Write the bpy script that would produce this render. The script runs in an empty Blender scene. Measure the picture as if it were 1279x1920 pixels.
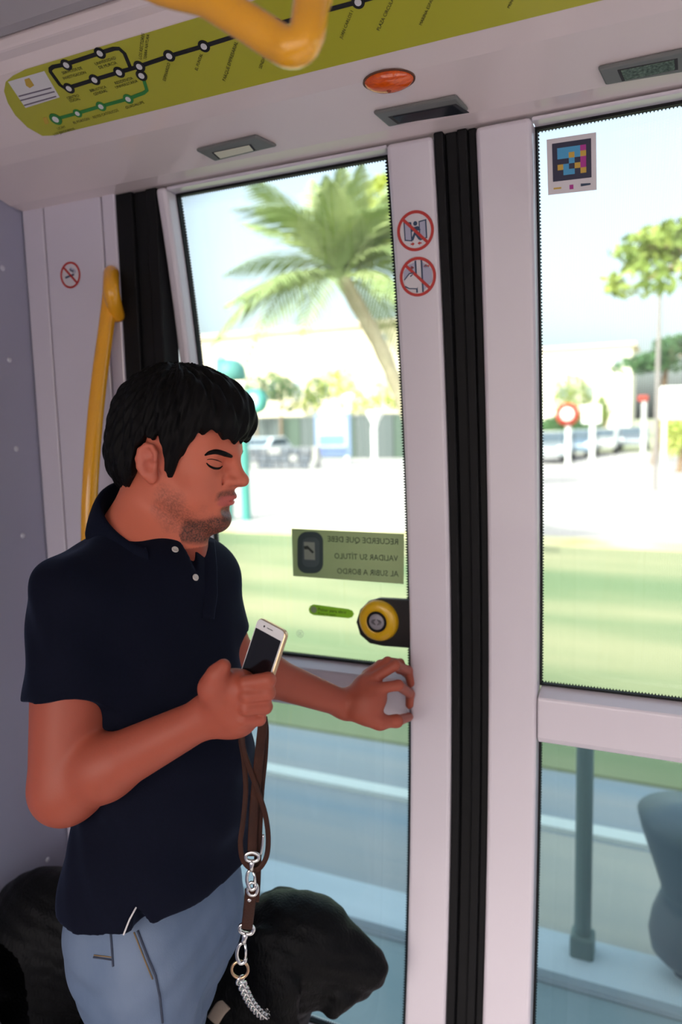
import bpy, bmesh, math, random
import numpy as np
from mathutils import Vector, Matrix
R = math.radians
col = bpy.context.scene.collection
scn = bpy.context.scene

# ------------------------------------------------------------------ camera
FPX = 1380.0                                   # focal length in pixels of the 1279 x 1920 frame
YAW, PIT, ROLL = R(24.4), R(6.7), R(-1.45)
CAM = np.array([0.0, -1.37, 1.62])
def _axes():
    cy, sy, cp, sp = math.cos(YAW), math.sin(YAW), math.cos(PIT), math.sin(PIT)
    fwd = np.array([-sy*cp, cy*cp, -sp]); r = np.array([cy, sy, 0]); u = np.cross(r, fwd)
    c, s = math.cos(ROLL), math.sin(ROLL)
    return r*c+u*s, u*c-r*s, fwd
AR, AU, AW = _axes()
cam_d = bpy.data.cameras.new('camera'); cam = bpy.data.objects.new('camera', cam_d); col.objects.link(cam)
cam_d.sensor_fit = 'VERTICAL'; cam_d.sensor_height = 36.0; cam_d.lens = 36.0*FPX/1920.0
cam_d.clip_start = 0.02; cam_d.clip_end = 2000
M = Matrix.Identity(4)
for i in range(3):
    M[i][0], M[i][1], M[i][2], M[i][3] = AR[i], AU[i], -AW[i], CAM[i]
cam.matrix_world = M
cam_d.dof.use_dof = True; cam_d.dof.focus_distance = 1.12; cam_d.dof.aperture_fstop = cam_d.lens/1000/0.0100
scn.camera = cam

# ------------------------------------------------------------------ light
SUN_EL = R(40)
w = bpy.data.worlds.new('sky'); scn.world = w; w.use_nodes = True
nt = w.node_tree; bg = nt.nodes['Background']
sky = nt.nodes.new('ShaderNodeTexSky'); sky.sky_type = 'NISHITA'; sky.sun_disc = False
sky.sun_elevation = SUN_EL; sky.sun_rotation = R(195); sky.air_density = 1.0; sky.dust_density = 5.0; sky.ozone_density = 1.0
hs_ = nt.nodes.new('ShaderNodeHueSaturation'); hs_.inputs['Saturation'].default_value = .55; hs_.inputs['Value'].default_value = 1.0   # hazy pale sky
nt.links.new(sky.outputs[0], hs_.inputs['Color']); nt.links.new(hs_.outputs[0], bg.inputs[0]); bg.inputs[1].default_value = 0.62
sd = bpy.data.lights.new('sun', 'SUN'); sd.energy = 6.5; sd.angle = R(0.6); sd.color = (1.0, 0.95, 0.86)
sun = bpy.data.objects.new('sun', sd); col.objects.link(sun)
_tr = Vector((0.26*math.cos(SUN_EL), 0.966*math.cos(SUN_EL), -math.sin(SUN_EL)))
sun.rotation_euler = _tr.to_track_quat('-Z', 'Y').to_euler(); sun.location = (0, -6, 8)
vs = scn.view_settings
vs.view_transform = 'Standard'; vs.look = 'None'; vs.exposure = -0.2; vs.gamma = 1.0; vs.use_curve_mapping = False
scn.cycles.max_bounces = 8; scn.cycles.transparent_max_bounces = 12; scn.cycles.caustics_reflective = False; scn.cycles.caustics_refractive = False
scn.cycles.sample_clamp_indirect = 4.0

# ------------------------------------------------------------------ rays of the photograph on real planes
def ray(x, y): return AR*(x-639.5)/FPX-AU*(y-960)/FPX+AW
def dep(x, y, t): return CAM+ray(x, y)*t
def onY(x, y, Y): d = ray(x, y); return CAM+d*((Y-CAM[1])/d[1])
def onZ(x, y, Z): d = ray(x, y); return CAM+d*((Z-CAM[2])/d[2])
def onX(x, y, X): d = ray(x, y); return CAM+d*((X-CAM[0])/d[0])
def onPlane(x, y, p, n):
    d = ray(x, y); return CAM+d*((np.dot(n, p-CAM))/np.dot(n, d))
def yw(z): return -.102*(z-1.19)**2             # the door leaves bulge outwards
def wall(x, y, off=0.0):
    p = onY(x, y, 0)
    for i in range(15): p = onY(x, y, yw(p[2])+off)
    return p

# ------------------------------------------------------------------ materials
MATS = {}
def mat(name, color=(.8,.8,.8), rough=.5, metal=0.0, noise=None, bump=None, spec=None, emit=None, coat=0.0, sss=None, attr=None):
    if name in MATS: return MATS[name]
    m = bpy.data.materials.new(name); m.use_nodes = True; MATS[name] = m
    t = m.node_tree; b = t.nodes['Principled BSDF']
    b.inputs['Base Color'].default_value = (*color, 1); b.inputs['Roughness'].default_value = rough; b.inputs['Metallic'].default_value = metal
    if spec is not None: b.inputs['Specular IOR Level'].default_value = spec
    if coat: b.inputs['Coat Weight'].default_value = coat; b.inputs['Coat Roughness'].default_value = .08
    if emit: b.inputs['Emission Color'].default_value = (*emit[0], 1); b.inputs['Emission Strength'].default_value = emit[1]
    if sss: b.inputs['Subsurface Weight'].default_value = sss[0]; b.inputs['Subsurface Radius'].default_value = sss[1]; b.inputs['Subsurface Scale'].default_value = sss[2]
    tc = None
    if noise or bump:
        tc = t.nodes.new('ShaderNodeTexCoord'); mp = t.nodes.new('ShaderNodeMapping'); t.links.new(tc.outputs['Object'], mp.inputs[0])
    src = None
    if attr:
        a = t.nodes.new('ShaderNodeAttribute'); a.attribute_name = attr; src = a.outputs['Color']
        t.links.new(src, b.inputs['Base Color'])
    if noise:                                   # (scale, second colour, stretch)
        n = t.nodes.new('ShaderNodeTexNoise'); n.inputs['Scale'].default_value = noise[0]; n.inputs['Detail'].default_value = 6
        mp.inputs['Scale'].default_value = noise[2] if len(noise) > 2 else (1,1,1)
        t.links.new(mp.outputs[0], n.inputs['Vector'])
        r = t.nodes.new('ShaderNodeValToRGB'); r.color_ramp.elements[0].position = .35; r.color_ramp.elements[1].position = .68
        mx = t.nodes.new('ShaderNodeMix'); mx.data_type = 'RGBA'
        mx.inputs[6].default_value = (*color, 1); mx.inputs[7].default_value = (*noise[1], 1)
        t.links.new(n.outputs['Fac'], r.inputs[0]); t.links.new(r.outputs[0], mx.inputs[0])
        if src:
            mm = t.nodes.new('ShaderNodeMix'); mm.data_type = 'RGBA'; mm.blend_type = 'MULTIPLY'; mm.inputs[0].default_value = 1
            t.links.new(src, mm.inputs[6]); t.links.new(mx.outputs[2], mm.inputs[7]); t.links.new(mm.outputs[2], b.inputs['Base Color'])
        else: t.links.new(mx.outputs[2], b.inputs['Base Color'])
    if bump:                                    # (scale, strength, stretch, distance)
        n = t.nodes.new('ShaderNodeTexNoise'); n.inputs['Scale'].default_value = bump[0]; n.inputs['Detail'].default_value = 4
        m2 = t.nodes.new('ShaderNodeMapping'); t.links.new(tc.outputs['Object'], m2.inputs[0]); m2.inputs['Scale'].default_value = bump[2] if len(bump) > 2 else (1,1,1)
        t.links.new(m2.outputs[0], n.inputs['Vector'])
        bp = t.nodes.new('ShaderNodeBump'); bp.inputs['Strength'].default_value = bump[1]; bp.inputs['Distance'].default_value = bump[3] if len(bump) > 3 else .002
        t.links.new(n.outputs['Fac'], bp.inputs['Height']); t.links.new(bp.outputs[0], b.inputs['Normal'])
    return m

def glass_mat(name, tint, x0, x1, z0, z1, film=0.0, refl=1.0):
    """tinted pane: transparent + facing-dependent gloss; printed frit teeth at the border, perforated film dots"""
    m = bpy.data.materials.new(name); m.use_nodes = True; t = m.node_tree; t.nodes.clear()
    N, L = t.nodes.new, t.links.new
    out = N('ShaderNodeOutputMaterial'); tr = N('ShaderNodeBsdfTransparent'); tr.inputs[0].default_value = (*tint, 1)
    gl = N('ShaderNodeBsdfGlossy'); gl.inputs['Roughness'].default_value = .02
    lw = N('ShaderNodeLayerWeight'); lw.inputs[0].default_value = .5
    def math_(op, a, b=None, c=None):
        n = N('ShaderNodeMath'); n.operation = op
        for i, v in enumerate((a, b, c)):
            if v is None: continue
            if isinstance(v, (int, float)): n.inputs[i].default_value = v
            else: L(v, n.inputs[i])
        return n.outputs[0]
    f5 = math_('POWER', lw.outputs['Facing'], 4.0)
    fac = math_('MULTIPLY_ADD', f5, .6*refl, .022*refl)
    mx = N('ShaderNodeMixShader'); L(fac, mx.inputs[0]); L(tr.outputs[0], mx.inputs[1]); L(gl.outputs[0], mx.inputs[2])
    tc = N('ShaderNodeTexCoord'); sp = N('ShaderNodeSeparateXYZ'); L(tc.outputs['Object'], sp.inputs[0])
    X, Z = sp.outputs['X'], sp.outputs['Z']
    ex = math_('MINIMUM', math_('SUBTRACT', X, x0), math_('SUBTRACT', x1, X))
    ez = math_('MINIMUM', math_('SUBTRACT', Z, z0), math_('SUBTRACT', z1, Z))
    pit = .0056
    def dots(v): return math_('ABSOLUTE', math_('SUBTRACT', math_('FRACT', math_('DIVIDE', v, pit)), .5))
    wz = math_('SUBTRACT', .0056, math_('MULTIPLY', dots(Z), .011))    # tooth length along the side edges
    wx = math_('SUBTRACT', .0056, math_('MULTIPLY', dots(X), .011))
    frit = math_('MAXIMUM', math_('LESS_THAN', ex, wz), math_('LESS_THAN', ez, wx))
    if film:
        k = 2*math.pi/.0031
        a = math_('MULTIPLY', math_('SINE', math_('MULTIPLY', math_('ADD', X, Z), k*.7071)), math_('SINE', math_('MULTIPLY', math_('SUBTRACT', X, Z), k*.7071)))
        fd = math_('MULTIPLY', math_('GREATER_THAN', a, .25), film)
        frit = math_('MAXIMUM', frit, fd)
    df = N('ShaderNodeBsdfPrincipled'); df.inputs['Base Color'].default_value = (.02,.025,.03,1); df.inputs['Roughness'].default_value = .35
    m2 = N('ShaderNodeMixShader'); L(frit, m2.inputs[0]); L(mx.outputs[0], m2.inputs[1]); L(df.outputs[0], m2.inputs[2])
    L(m2.outputs[0], out.inputs[0])
    return m

# ------------------------------------------------------------------ objects
def film_mat(name, color, trans, rough=.6):
    """thin printed film that lets some daylight glow through"""
    if name in MATS: return MATS[name]
    m = bpy.data.materials.new(name); m.use_nodes = True; MATS[name] = m; t = m.node_tree
    b = t.nodes['Principled BSDF']; b.inputs['Base Color'].default_value = (*color, 1); b.inputs['Roughness'].default_value = rough
    tl = t.nodes.new('ShaderNodeBsdfTranslucent'); tl.inputs[0].default_value = (*color, 1)
    mx = t.nodes.new('ShaderNodeMixShader'); mx.inputs[0].default_value = trans
    t.links.new(b.outputs[0], mx.inputs[1]); t.links.new(tl.outputs[0], mx.inputs[2]); t.links.new(mx.outputs[0], t.nodes['Material Output'].inputs[0])
    return m
def tag(o, label=None, cat=None, group=None, kind=None):
    if label: o['label'] = label
    if cat: o['category'] = cat
    if group: o['group'] = group
    if kind: o['kind'] = kind
    return o
def empty(name, loc=(0,0,0), parent=None):
    o = bpy.data.objects.new(name, None); col.objects.link(o); o.location = tuple(loc); o.empty_display_size = .05
    if parent: attach(o, parent)
    return o
def wmat(o):
    m = o.matrix_basis.copy()
    return wmat(o.parent) @ o.matrix_parent_inverse @ m if o.parent else m
def attach(o, parent):
    o.parent = parent; o.matrix_parent_inverse = wmat(parent).inverted()
def link(name, me, m, parent=None):
    o = bpy.data.objects.new(name, me); col.objects.link(o)
    if m: me.materials.append(m)
    if parent: attach(o, parent)
    return o
def obj(name, bm, m, parent=None, smooth=False, bevel=0, segs=2):
    bmesh.ops.recalc_face_normals(bm, faces=bm.faces)
    me = bpy.data.meshes.new(name); bm.to_mesh(me); bm.free()
    if smooth:
        for p in me.polygons: p.use_smooth = True
    o = link(name, me, m, parent)
    if bevel:
        b = o.modifiers.new('bevel', 'BEVEL'); b.width = bevel; b.segments = segs; b.limit_method = 'ANGLE'; b.angle_limit = R(40); b.harden_normals = False
    return o
def np_obj(name, V, Fq, m, parent=None, smooth=True):
    me = bpy.data.meshes.new(name); me.from_pydata([tuple(v) for v in V], [], [tuple(f) for f in Fq]); me.update()
    if smooth:
        for p in me.polygons: p.use_smooth = True
    return link(name, me, m, parent)
def box(bm, lo, hi):
    v = [bm.verts.new((x, y, z)) for x in (lo[0], hi[0]) for y in (lo[1], hi[1]) for z in (lo[2], hi[2])]
    for f in ((0,1,3,2),(4,6,7,5),(0,4,5,1),(2,3,7,6),(0,2,6,4),(1,5,7,3)): bm.faces.new([v[i] for i in f])
    return v
def prism(bm, pts, ext):
    """closed polygon pts (3-D) swept by the vector ext"""
    e = Vector(tuple(ext)); a = [bm.verts.new(tuple(p)) for p in pts]; b = [bm.verts.new(Vector(tuple(p))+e) for p in pts]
    n = len(a); bm.faces.new(a); bm.faces.new(b[::-1])
    for i in range(n): bm.faces.new((a[i], b[i], b[(i+1) % n], a[(i+1) % n]))
def catmull(P, n=8, closed=False):
    P = [np.array(p, float) for p in P]; out = []
    N_ = len(P)
    for i in range(N_ if closed else N_-1):
        g = (lambda k: P[k % N_]) if closed else (lambda k: P[min(max(k, 0), N_-1)])
        p0, p1, p2, p3 = g(i-1), g(i), g(i+1), g(i+2)
        for s in range(n):
            t = s/n; out.append(.5*((2*p1)+(-p0+p2)*t+(2*p0-5*p1+4*p2-p3)*t*t+(-p0+3*p1-3*p2+p3)*t**3))
    if not closed: out.append(P[-1])
    return out
def tube(bm, pts, r, n=12, closed=False, flat=None, up=None):
    """swept tube; flat=(half width, half thickness) makes a strap whose width lies along up"""
    P = [Vector(tuple(p)) for p in pts]; m = len(P); rings = []; N0 = None
    for i in range(m):
        a = P[(i-1) % m] if closed else P[max(i-1, 0)]; b = P[(i+1) % m] if closed else P[min(i+1, m-1)]
        T = (b-a).normalized()
        if N0 is None: N0 = (Vector(up) if up is not None else (Vector((0,0,1)) if abs(T.z) < .9 else Vector((1,0,0))))
        src = Vector(up) if up is not None else N0
        N1 = (src-T*src.dot(T))
        if N1.length < 1e-6: N1 = T.orthogonal()
        N1.normalize(); N0 = N1; Bn = T.cross(N1)
        rr = r[i] if hasattr(r, '__len__') else r
        ring = []
        for k in range(n):
            c, s = math.cos(2*math.pi*k/n), math.sin(2*math.pi*k/n)
            if flat:
                c = math.copysign(abs(c)**.45, c); s = math.copysign(abs(s)**.45, s)
                ring.append(bm.verts.new(P[i]+N1*(c*flat[0])+Bn*(s*flat[1])))
            else: ring.append(bm.verts.new(P[i]+N1*(c*rr)+Bn*(s*rr)))
        rings.append(ring)
    for i in range(m if closed else m-1):
        a, b = rings[i], rings[(i+1) % m]
        for k in range(n): bm.faces.new((a[k], a[(k+1) % n], b[(k+1) % n], b[k]))
    if not closed: bm.faces.new(rings[0]); bm.faces.new(rings[-1][::-1])
def basis(n, up=(0,0,1)):
    n = np.array(n, float); n /= np.linalg.norm(n); u = np.array((1.0,0,0) if abs(n[2]) > .95 else up, float); u = u-n*np.dot(u, n); u /= np.linalg.norm(u)
    return np.cross(u, n), u, n               # right, up, normal (right-handed seen from the normal side)
def ring_pts(c, r1, r2, ax, ay, n=40, a0=0, a1=2*math.pi):
    full = abs(a1-a0-2*math.pi) < 1e-6
    return [c+ax*(r1*math.cos(a0+(a1-a0)*k/(n if full else n-1)))+ay*(r2*math.sin(a0+(a1-a0)*k/(n if full else n-1))) for k in range(n)]
def annulus(bm, c, ro, ri, ax, ay, nrm, th, n=48):
    o = ring_pts(c, ro, ro, ax, ay, n); i = ring_pts(c, ri, ri, ax, ay, n)
    lay = [[bm.verts.new(tuple(p+nrm*h)) for p in L_] for L_, h in ((o, 0), (o, th), (i, th), (i, 0))]
    for q in range(4):
        a, b = lay[q], lay[(q+1) % 4]
        for k in range(n): bm.faces.new((a[k], a[(k+1) % n], b[(k+1) % n], b[k]))
_fonts = {}
def text_mesh(s):
    cu = bpy.data.curves.new('lettering', 'FONT'); cu.body = s; cu.size = 1.0; cu.resolution_u = 2; cu.extrude = .0
    o = bpy.data.objects.new('lettering', cu); col.objects.link(o)
    dg = bpy.context.evaluated_depsgraph_get(); me = bpy.data.meshes.new_from_object(o.evaluated_get(dg))
    bpy.data.objects.remove(o); bpy.data.curves.remove(cu)
    return me
def lettering(s, p0, p1, nrm, m, parent, height=None, bold=0.0, off=.0006, upside=None, name='lettering'):
    """print s from p0 to p1 (world points on a plane with normal nrm)"""
    me = text_mesh(s); n = len(me.vertices); V = np.empty(n*3); me.vertices.foreach_get('co', V); V = V.reshape(-1, 3)
    lo, hi = V.min(0), V.max(0); w_ = hi[0]-lo[0]
    p0 = np.array(p0); p1 = np.array(p1); ex = p1-p0; L = np.linalg.norm(ex); ex = ex/L
    ey = np.cross(nrm, ex); ey /= np.linalg.norm(ey)
    if upside is not None and np.dot(ey, upside) < 0: ey = -ey
    sx = L/w_; sy = sx if height is None else height/.72
    W_ = p0[None]+(V[:, :1]-lo[0])*sx*ex+V[:, 1:2]*sy*ey+np.array(nrm)[None]*off
    me.vertices.foreach_set('co', W_.ravel()); me.update(); me.materials.clear()
    return link(name, me, m, parent)
# ------------------------------------------------------------------ the tram shell
white = mat('white lacquer', (.71,.655,.715), .28, noise=(3, (.69,.635,.695)), coat=.25)
white2 = mat('white panel lacquer', (.72,.67,.76), .22, coat=.4)
rubber = mat('black rubber', (.006,.006,.007), .6, spec=.2, bump=(60, .2))
partgrey = mat('grey blue panel', (.40,.41,.53), .5, noise=(2.2, (.37,.38,.50)), bump=(240, .15))
ceilm = mat('ceiling grey', (.46,.44,.45), .5)
seamm = mat('dark joint', (.03,.03,.035), .7)
floorm = mat('speckled floor', (.42,.41,.40), .6, noise=(90, (.30,.30,.31)))
yellow = mat('yellow enamel', (.92,.42,.018), .22, coat=.5)
steel = mat('steel', (.6,.6,.6), .22, metal=1.0)
XL, XR, YB = -1.355, 3.2, -2.62
YF = -.087                                     # flat fixed side panels
HZ = 2.116

def flat(name, lo, hi, m, parent=None, kind='structure', bevel=0):
    bm = bmesh.new(); box(bm, lo, hi); o = obj(name, bm, m, parent, bevel=bevel)
    if parent is None: tag(o, kind=kind)
    return o
fl = flat('floor', (XL-.05, YB-.1, -.06), (XR+.1, .10, 0), floorm); tag(fl, 'speckled grey tram floor', 'floor')
o = flat('wall_left', (XL-.06, YB-.06, 0), (XL, YF+.055, 2.60), partgrey); tag(o, 'blue-grey riveted partition at the end of the doorway', 'wall')
rv = mat('rivet paint', (.62,.64,.72), .35)
bm = bmesh.new(); bmesh.ops.create_uvsphere(bm, u_segments=10, v_segments=6, radius=.0065); bmesh.ops.scale(bm, vec=(.45,1,1), verts=bm.verts)
rme = bpy.data.meshes.new('rivet'); bm.to_mesh(rme); bm.free(); rme.materials.append(rv)
for Y in (-.15, -.75, -1.35):
    for k in range(11):
        r_ = bpy.data.objects.new('rivet', rme); col.objects.link(r_); r_.location = (XL, Y, .2+.198*k); attach(r_, o)

# fixed panels left of the doors
wp = empty('wall_door_side', (XL, YF, 0)); tag(wp, 'white lacquered wall panels beside the black door seal', 'wall', kind='structure')
for x0, x1 in ((XL+.003, -1.292), (-1.288, -1.127), (-1.123, -1.089)):
    bm = bmesh.new(); box(bm, (x0, YF, 0), (x1, YF+.05, 2.30)); obj('panel', bm, white2, wp, bevel=.003)
bm = bmesh.new(); box(bm, (XL, YF+.006, 0), (-1.085, YF+.06, 2.30)); obj('joint', bm, seamm, wp)

def strip(x0, x1, z0, z1, y0, y1, zs=26, flatY=None):
    """slab following the bulging door profile between two depths"""
    bm = bmesh.new(); rows = []
    for k in range(zs+1):
        z = z0+(z1-z0)*k/zs; b = yw(z) if flatY is None else flatY
        rows.append([bm.verts.new(p) for p in ((x0, b+y0, z), (x1, b+y0, z), (x1, b+y1, z), (x0, b+y1, z))])
    for a, b in zip(rows[:-1], rows[1:]):
        for q in range(4): bm.faces.new((a[q], a[(q+1) % 4], b[(q+1) % 4], b[q]))
    bm.faces.new(rows[0]); bm.faces.new(rows[-1][::-1])
    return bm
# rubber seals
def seal(name, label, xs, flatY=None):
    t = empty(name, (xs[0][0], 0, 0)); tag(t, label, 'door seal', kind='structure')
    for x0, x1, y0 in xs: obj('rubber_lip', strip(x0, x1, .02, HZ, y0, .06, flatY=flatY), rubber, t, bevel=.003)
seal('trim_1', 'wide black rubber seal behind the man at the edge of the left door', ((-1.089, -1.046, .004), (-1.046, -1.012, .012), (-1.012, -.985, .006)), flatY=YF)
seal('trim_2', 'black rubber seal between the two door leaves', ((-.391, -.374, .002), (-.374, -.352, .014), (-.352, -.334, .008), (-.334, -.319, .014)))

def leaf(name, label, x0, x1, g0, g1, stick_right):
    t = empty(name, (x0, 0, .02)); tag(t, label, 'tram door', kind='structure')
    ZT, ZB = HZ-.004, .03
    GT, RT, RB, GB = 2.106, 1.113, 1.011, .30
    for a, b in ((x0, g0), (g1, x1)): obj('stile', strip(a, b, ZB, ZT, 0, .060), white, t, bevel=.008, segs=3)
    obj('top_rail', strip(g0, g1, GT, ZT, .004, .060, 3), white, t, bevel=.003)
    obj('bottom_rail', strip(g0, g1, ZB, GB, .002, .060, 8), white, t, bevel=.006)
    bm = bmesh.new()                                     # mid rail: chamfered top ledge
    prof = [(.046, RT), (.0, RT-.012), (-.003, RT-.015), (-.003, RB+.012), (.004, RB), (.052, RB), (.052, RT)]
    prism(bm, [(g0+.002, y, z) for y, z in prof], (g1-g0-.004, 0, 0)); obj('mid_rail', bm, white, t, bevel=.003)
    for za, zb, nm in ((RT, GT, 'upper'), (GB, RB, 'lower')):
        p = obj('pane', strip(g0-.004, g1+.004, za-.004, zb+.004, .044, .049), glass_mat('door glass '+name+nm, (.85,.90,.88) if nm == 'upper' else (.76,.88,.86), g0, g1 if stick_right else g1-.0145, za, zb, film=(.14 if stick_right else 0.0)), t)
        for p_ in p.data.polygons: p_.use_smooth = True
        for a, b, c, d in ((g0, g0+.0035, za, zb), (g1-.0025, g1, za, zb), (g0, g1, zb-.0045, zb), (g0, g1, za, za+.004)):
            obj('gasket', strip(a, b, c, d, .034, .0435), rubber, t)
    return t
d1 = leaf('door_1', 'white tram door leaf behind the man, with large glass panes', -.983, -.392, -.957, -.478, False)
d2 = leaf('door_2', 'white tram door leaf at the right edge with perforated film on its glass', -.318, .42, -.225, .320, True)
obj('jamb', strip(.42, .50, .02, HZ, .004, .05), rubber, tag(empty('trim_3', (.42, 0, 0)), 'black rubber seal at the far right of the doorway', 'door seal', kind='structure'))
flat('wall_door_right', (.50, YF, 0), (XR, YF+.05, .95), white2); flat('wall_door_right_top', (.50, YF, 2.0), (XR, YF+.05, 2.5), white2)
flat('wall_right', (XR, YB, 0), (XR+.06, YF, 2.5), partgrey)
o = flat('threshold', (-1.0, -.10, 0), (.45, .08, .012), steel); o.name = 'trim_4'; tag(o, 'steel threshold plate below the tram doors', 'threshold')
# opposite side: sill, pillars, lintel and panes
flat('wall_opposite', (XL, YB-.06, 0), (XR, YB, .80), white2)
flat('wall_opposite_top', (XL, YB-.06, 2.10), (XR, YB, 2.60), white2)
for i, xx in enumerate((-1.36, -.05, 1.35, 2.75)): flat('wall_pillar', (xx, YB-.06, .80), (xx+.10, YB, 2.10), white2)
pm = glass_mat('side window glass', (.92,.90,.90), -9, 9, -9, 9, refl=.8)
for i, (a, b) in enumerate(((-1.26, -.05), (.05, 1.35), (1.45, 2.75))):
    flat('window_%d' % (i+1), (a, YB-.035, .80), (b, YB-.03, 2.10), pm)
# roof, outside skin above and below the doors
o = flat('ceiling', (XL-.05, YB-.1, 2.345), (XR, -.53, 2.42), ceilm); tag(o, 'grey tram ceiling', 'ceiling')
flat('roof', (XL-4, YB-.1, 2.60), (XR+6, .05, 3.0), white2)
o = flat('wall_outer_sill', (XL, .02, -.32), (XR, .06, 0.02), white2)
for a, b in ((XL-4, XL-.06), (XR+.06, XR+6)): flat('wall_tram_body', (a, YB, -.25), (b, .05, 2.6), white2)

# header over the doors: profile (Y, Z) run along X
PB, PC = (-.270, 2.168), (-.380, 2.231)
hp = [(YF+.05, HZ), (YF, HZ), (YF-.035, HZ+.004), (-.235, 2.153), PB, PC, (-.392, 2.245), (-.41, 2.250), (-.415, 2.262)]
bm = bmesh.new(); prism(bm, [(XL, y, z) for y, z in hp+[(-.415, 2.40), (YF+.05, 2.40)]], (XR-XL, 0, 0))
hd = obj('trim_5', bm, mat('glossy white header', (.82,.71,.70), .16, coat=.5, noise=(2, (.80,.69,.68))), bevel=.004); tag(hd, 'glossy white header panel over the doors', 'header', kind='structure')
bm = bmesh.new(); prism(bm, [(XL, y, z) for y, z in ((-.42, 2.262), (-.44, 2.264), (-.53, 2.318), (-.55, 2.40), (-.42, 2.40))], (XR-XL, 0, 0))
tag(obj('trim_6', bm, mat('ceiling edge grey', (.40,.37,.39), .4), bevel=.004), 'mauve grey ceiling edge above the route map', 'trim', kind='structure')

# ------------------------------------------------------------------ route map on the slanted band
def seg_plane(a, b):
    p = np.array([0, a[0], a[1]]); d = np.array([0, b[0]-a[0], b[1]-a[1]]); d /= np.linalg.norm(d)
    n = np.array([0, d[2], -d[1]]); n = n if n[2] < 0 else -n
    return p, n, d
gp, gn, gu = seg_plane(PB, PC)
def mp(x, y, off=0.0): return onPlane(x, y, gp+gn*off, gn)
gx = np.array([1.0, 0, 0])
def on_map(x, v, off=.0): return gp+gx*x+gu*v+gn*off
Lg = math.hypot(PC[0]-PB[0], PC[1]-PB[1])
rm = empty('route_map', (-.6, -.33, 2.20)); tag(rm, 'lime green tram route map strip above the doors', 'route map')
lime = mat('lime print', (.47,.46,.038), .3, coat=.3, noise=(1.2, (.44,.43,.034)))
ink = mat('black print', (.008,.008,.010), .5); gink = mat('green print', (.03,.22,.045), .5); wink = mat('white print', (.72,.70,.71), .5); gold = mat('gold print', (.55,.36,.05), .5)
left = [mp(x, y) for x, y in ((107,262), (80,254), (52,238), (29,215), (15,192), (8,170), (11,153), (24,142), (50,134))]
lx = [(np.dot(p-gp, gx), np.dot(p-gp, gu)) for p in left]
lx[0] = (lx[0][0], .002); lx[-1] = (lx[-1][0], Lg-.002)
outl = [on_map(min(max(a, -1.35), 2), min(max(b, .002), Lg-.002)) for a, b in lx]+[on_map(2.6, Lg-.002), on_map(2.6, .002)]
bm = bmesh.new(); prism(bm, outl, gn*.0012); obj('panel', bm, lime, rm)
def line(pts, wd, m, name='line', off=.0013, plane=mp, nrm=gn, parent=None):
    P = [plane(*q) if len(q) == 2 else np.array(q) for q in pts]; bm = bmesh.new(); n = len(P); V = []
    for i in range(n):
        T = P[min(i+1, n-1)]-P[max(i-1, 0)]; T /= np.linalg.norm(T); S = np.cross(nrm, T)
        V.append([bm.verts.new(tuple(P[i]+S*(s*wd/2)+nrm*h)) for s, h in ((-1, off), (1, off), (1, off+.0006), (-1, off+.0006))])
    for a, b in zip(V[:-1], V[1:]):
        for q in range(4): bm.faces.new((a[q], a[(q+1) % 4], b[(q+1) % 4], b[q]))
    bm.faces.new(V[0]); bm.faces.new(V[-1][::-1])
    return obj(name, bm, m, parent or rm)
def stop(x, y, r, m):
    c = mp(x, y); bm = bmesh.new(); prism(bm, ring_pts(c+gn*.0015, r, r, gx, gu, 24), gn*.001); s = obj('station', bm, m, rm)
    bm = bmesh.new(); prism(bm, ring_pts(c+gn*.0024, r*.52, r*.52, gx, gu, 20), gn*.0008); obj('dot', bm, wink, s)
LW = .0066
line([(262,123), (318,104), (383,85), (440,67), (520,44), (600,21), (672,2), (780,-30), (900,-62)], LW, ink)
line([(262,123), (224,134), (178,148), (130,163)], LW, ink)
line([(130,163), (122,164), (113,158), (95,133), (95,128), (100,124), (125,119), (188,98), (214,90), (224,90), (234,99), (246,128)], LW, ink)
line([(262,123), (270,148), (276,168), (270,173), (241,184), (190,198), (146,211), (105,222)], LW*.9, gink)
for x, y in ((262,123), (266,140), (318,103), (383,85), (520,44), (672,2), (760,-25), (860,-52), (224,134), (178,148), (130,164), (125,120), (188,98)): stop(x, y, .0096, ink)
for x, y, r in ((241,184,.009), (190,198,.009), (146,211,.008), (105,222,.0115)): stop(x, y, r, gink)
for s, a, b in (('SERVICIOS DE', (119,138), (156,128)), ('INVESTIGACIÓN', (121,148), (163,136)), ('UNIVERSIDAD', (181,121), (219,109)), ('DE MURCIA', (188,128), (221,118)),
                ('CENTRO', (128,185), (150,179)), ('SOCIAL', (133,191), (152,185)), ('BIBLIOTECA', (171,171), (201,163)), ('GENERAL', (178,178), (203,170)),
                ('RESIDENCIA', (218,157), (251,147)), ('UNIVERSITARIA', (219,165), (260,152)), ('UCAM', (110,242), (124,238)), ('LOS JERÓNIMOS', (103,253), (142,242)),
                ('EL PORTÓN', (140,231), (169,223)), ('REYES CATÓLICOS', (177,221), (224,207)), ('GUADALUPE', (238,203), (272,192)),
                ('LOS RECTORES', (266,110), (272,62)), ('TERRA NATURA', (275,111), (281,64)),
                ('ESPINARDO', (311,151), (320,118)), ('EL PUNTAL', (371,131), (381,100)), ('PARQUE EMPRESARIAL', (423,151), (447,78)), ('SENDA DE GRANADA', (491,128), (515,58)),
                ('JUAN CARLOS I', (642,72), (663,20)), ('PLAZA CIRCULAR', (712,56), (742,-8)), ('MARINA ESPAÑOLA', (791,46), (822,-22)), ('PRÍNCIPE DE ASTURIAS', (956,14), (994,-62))):
    lettering(s, mp(*a), mp(*b), gn, ink, rm, off=.0020, upside=None)
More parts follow.
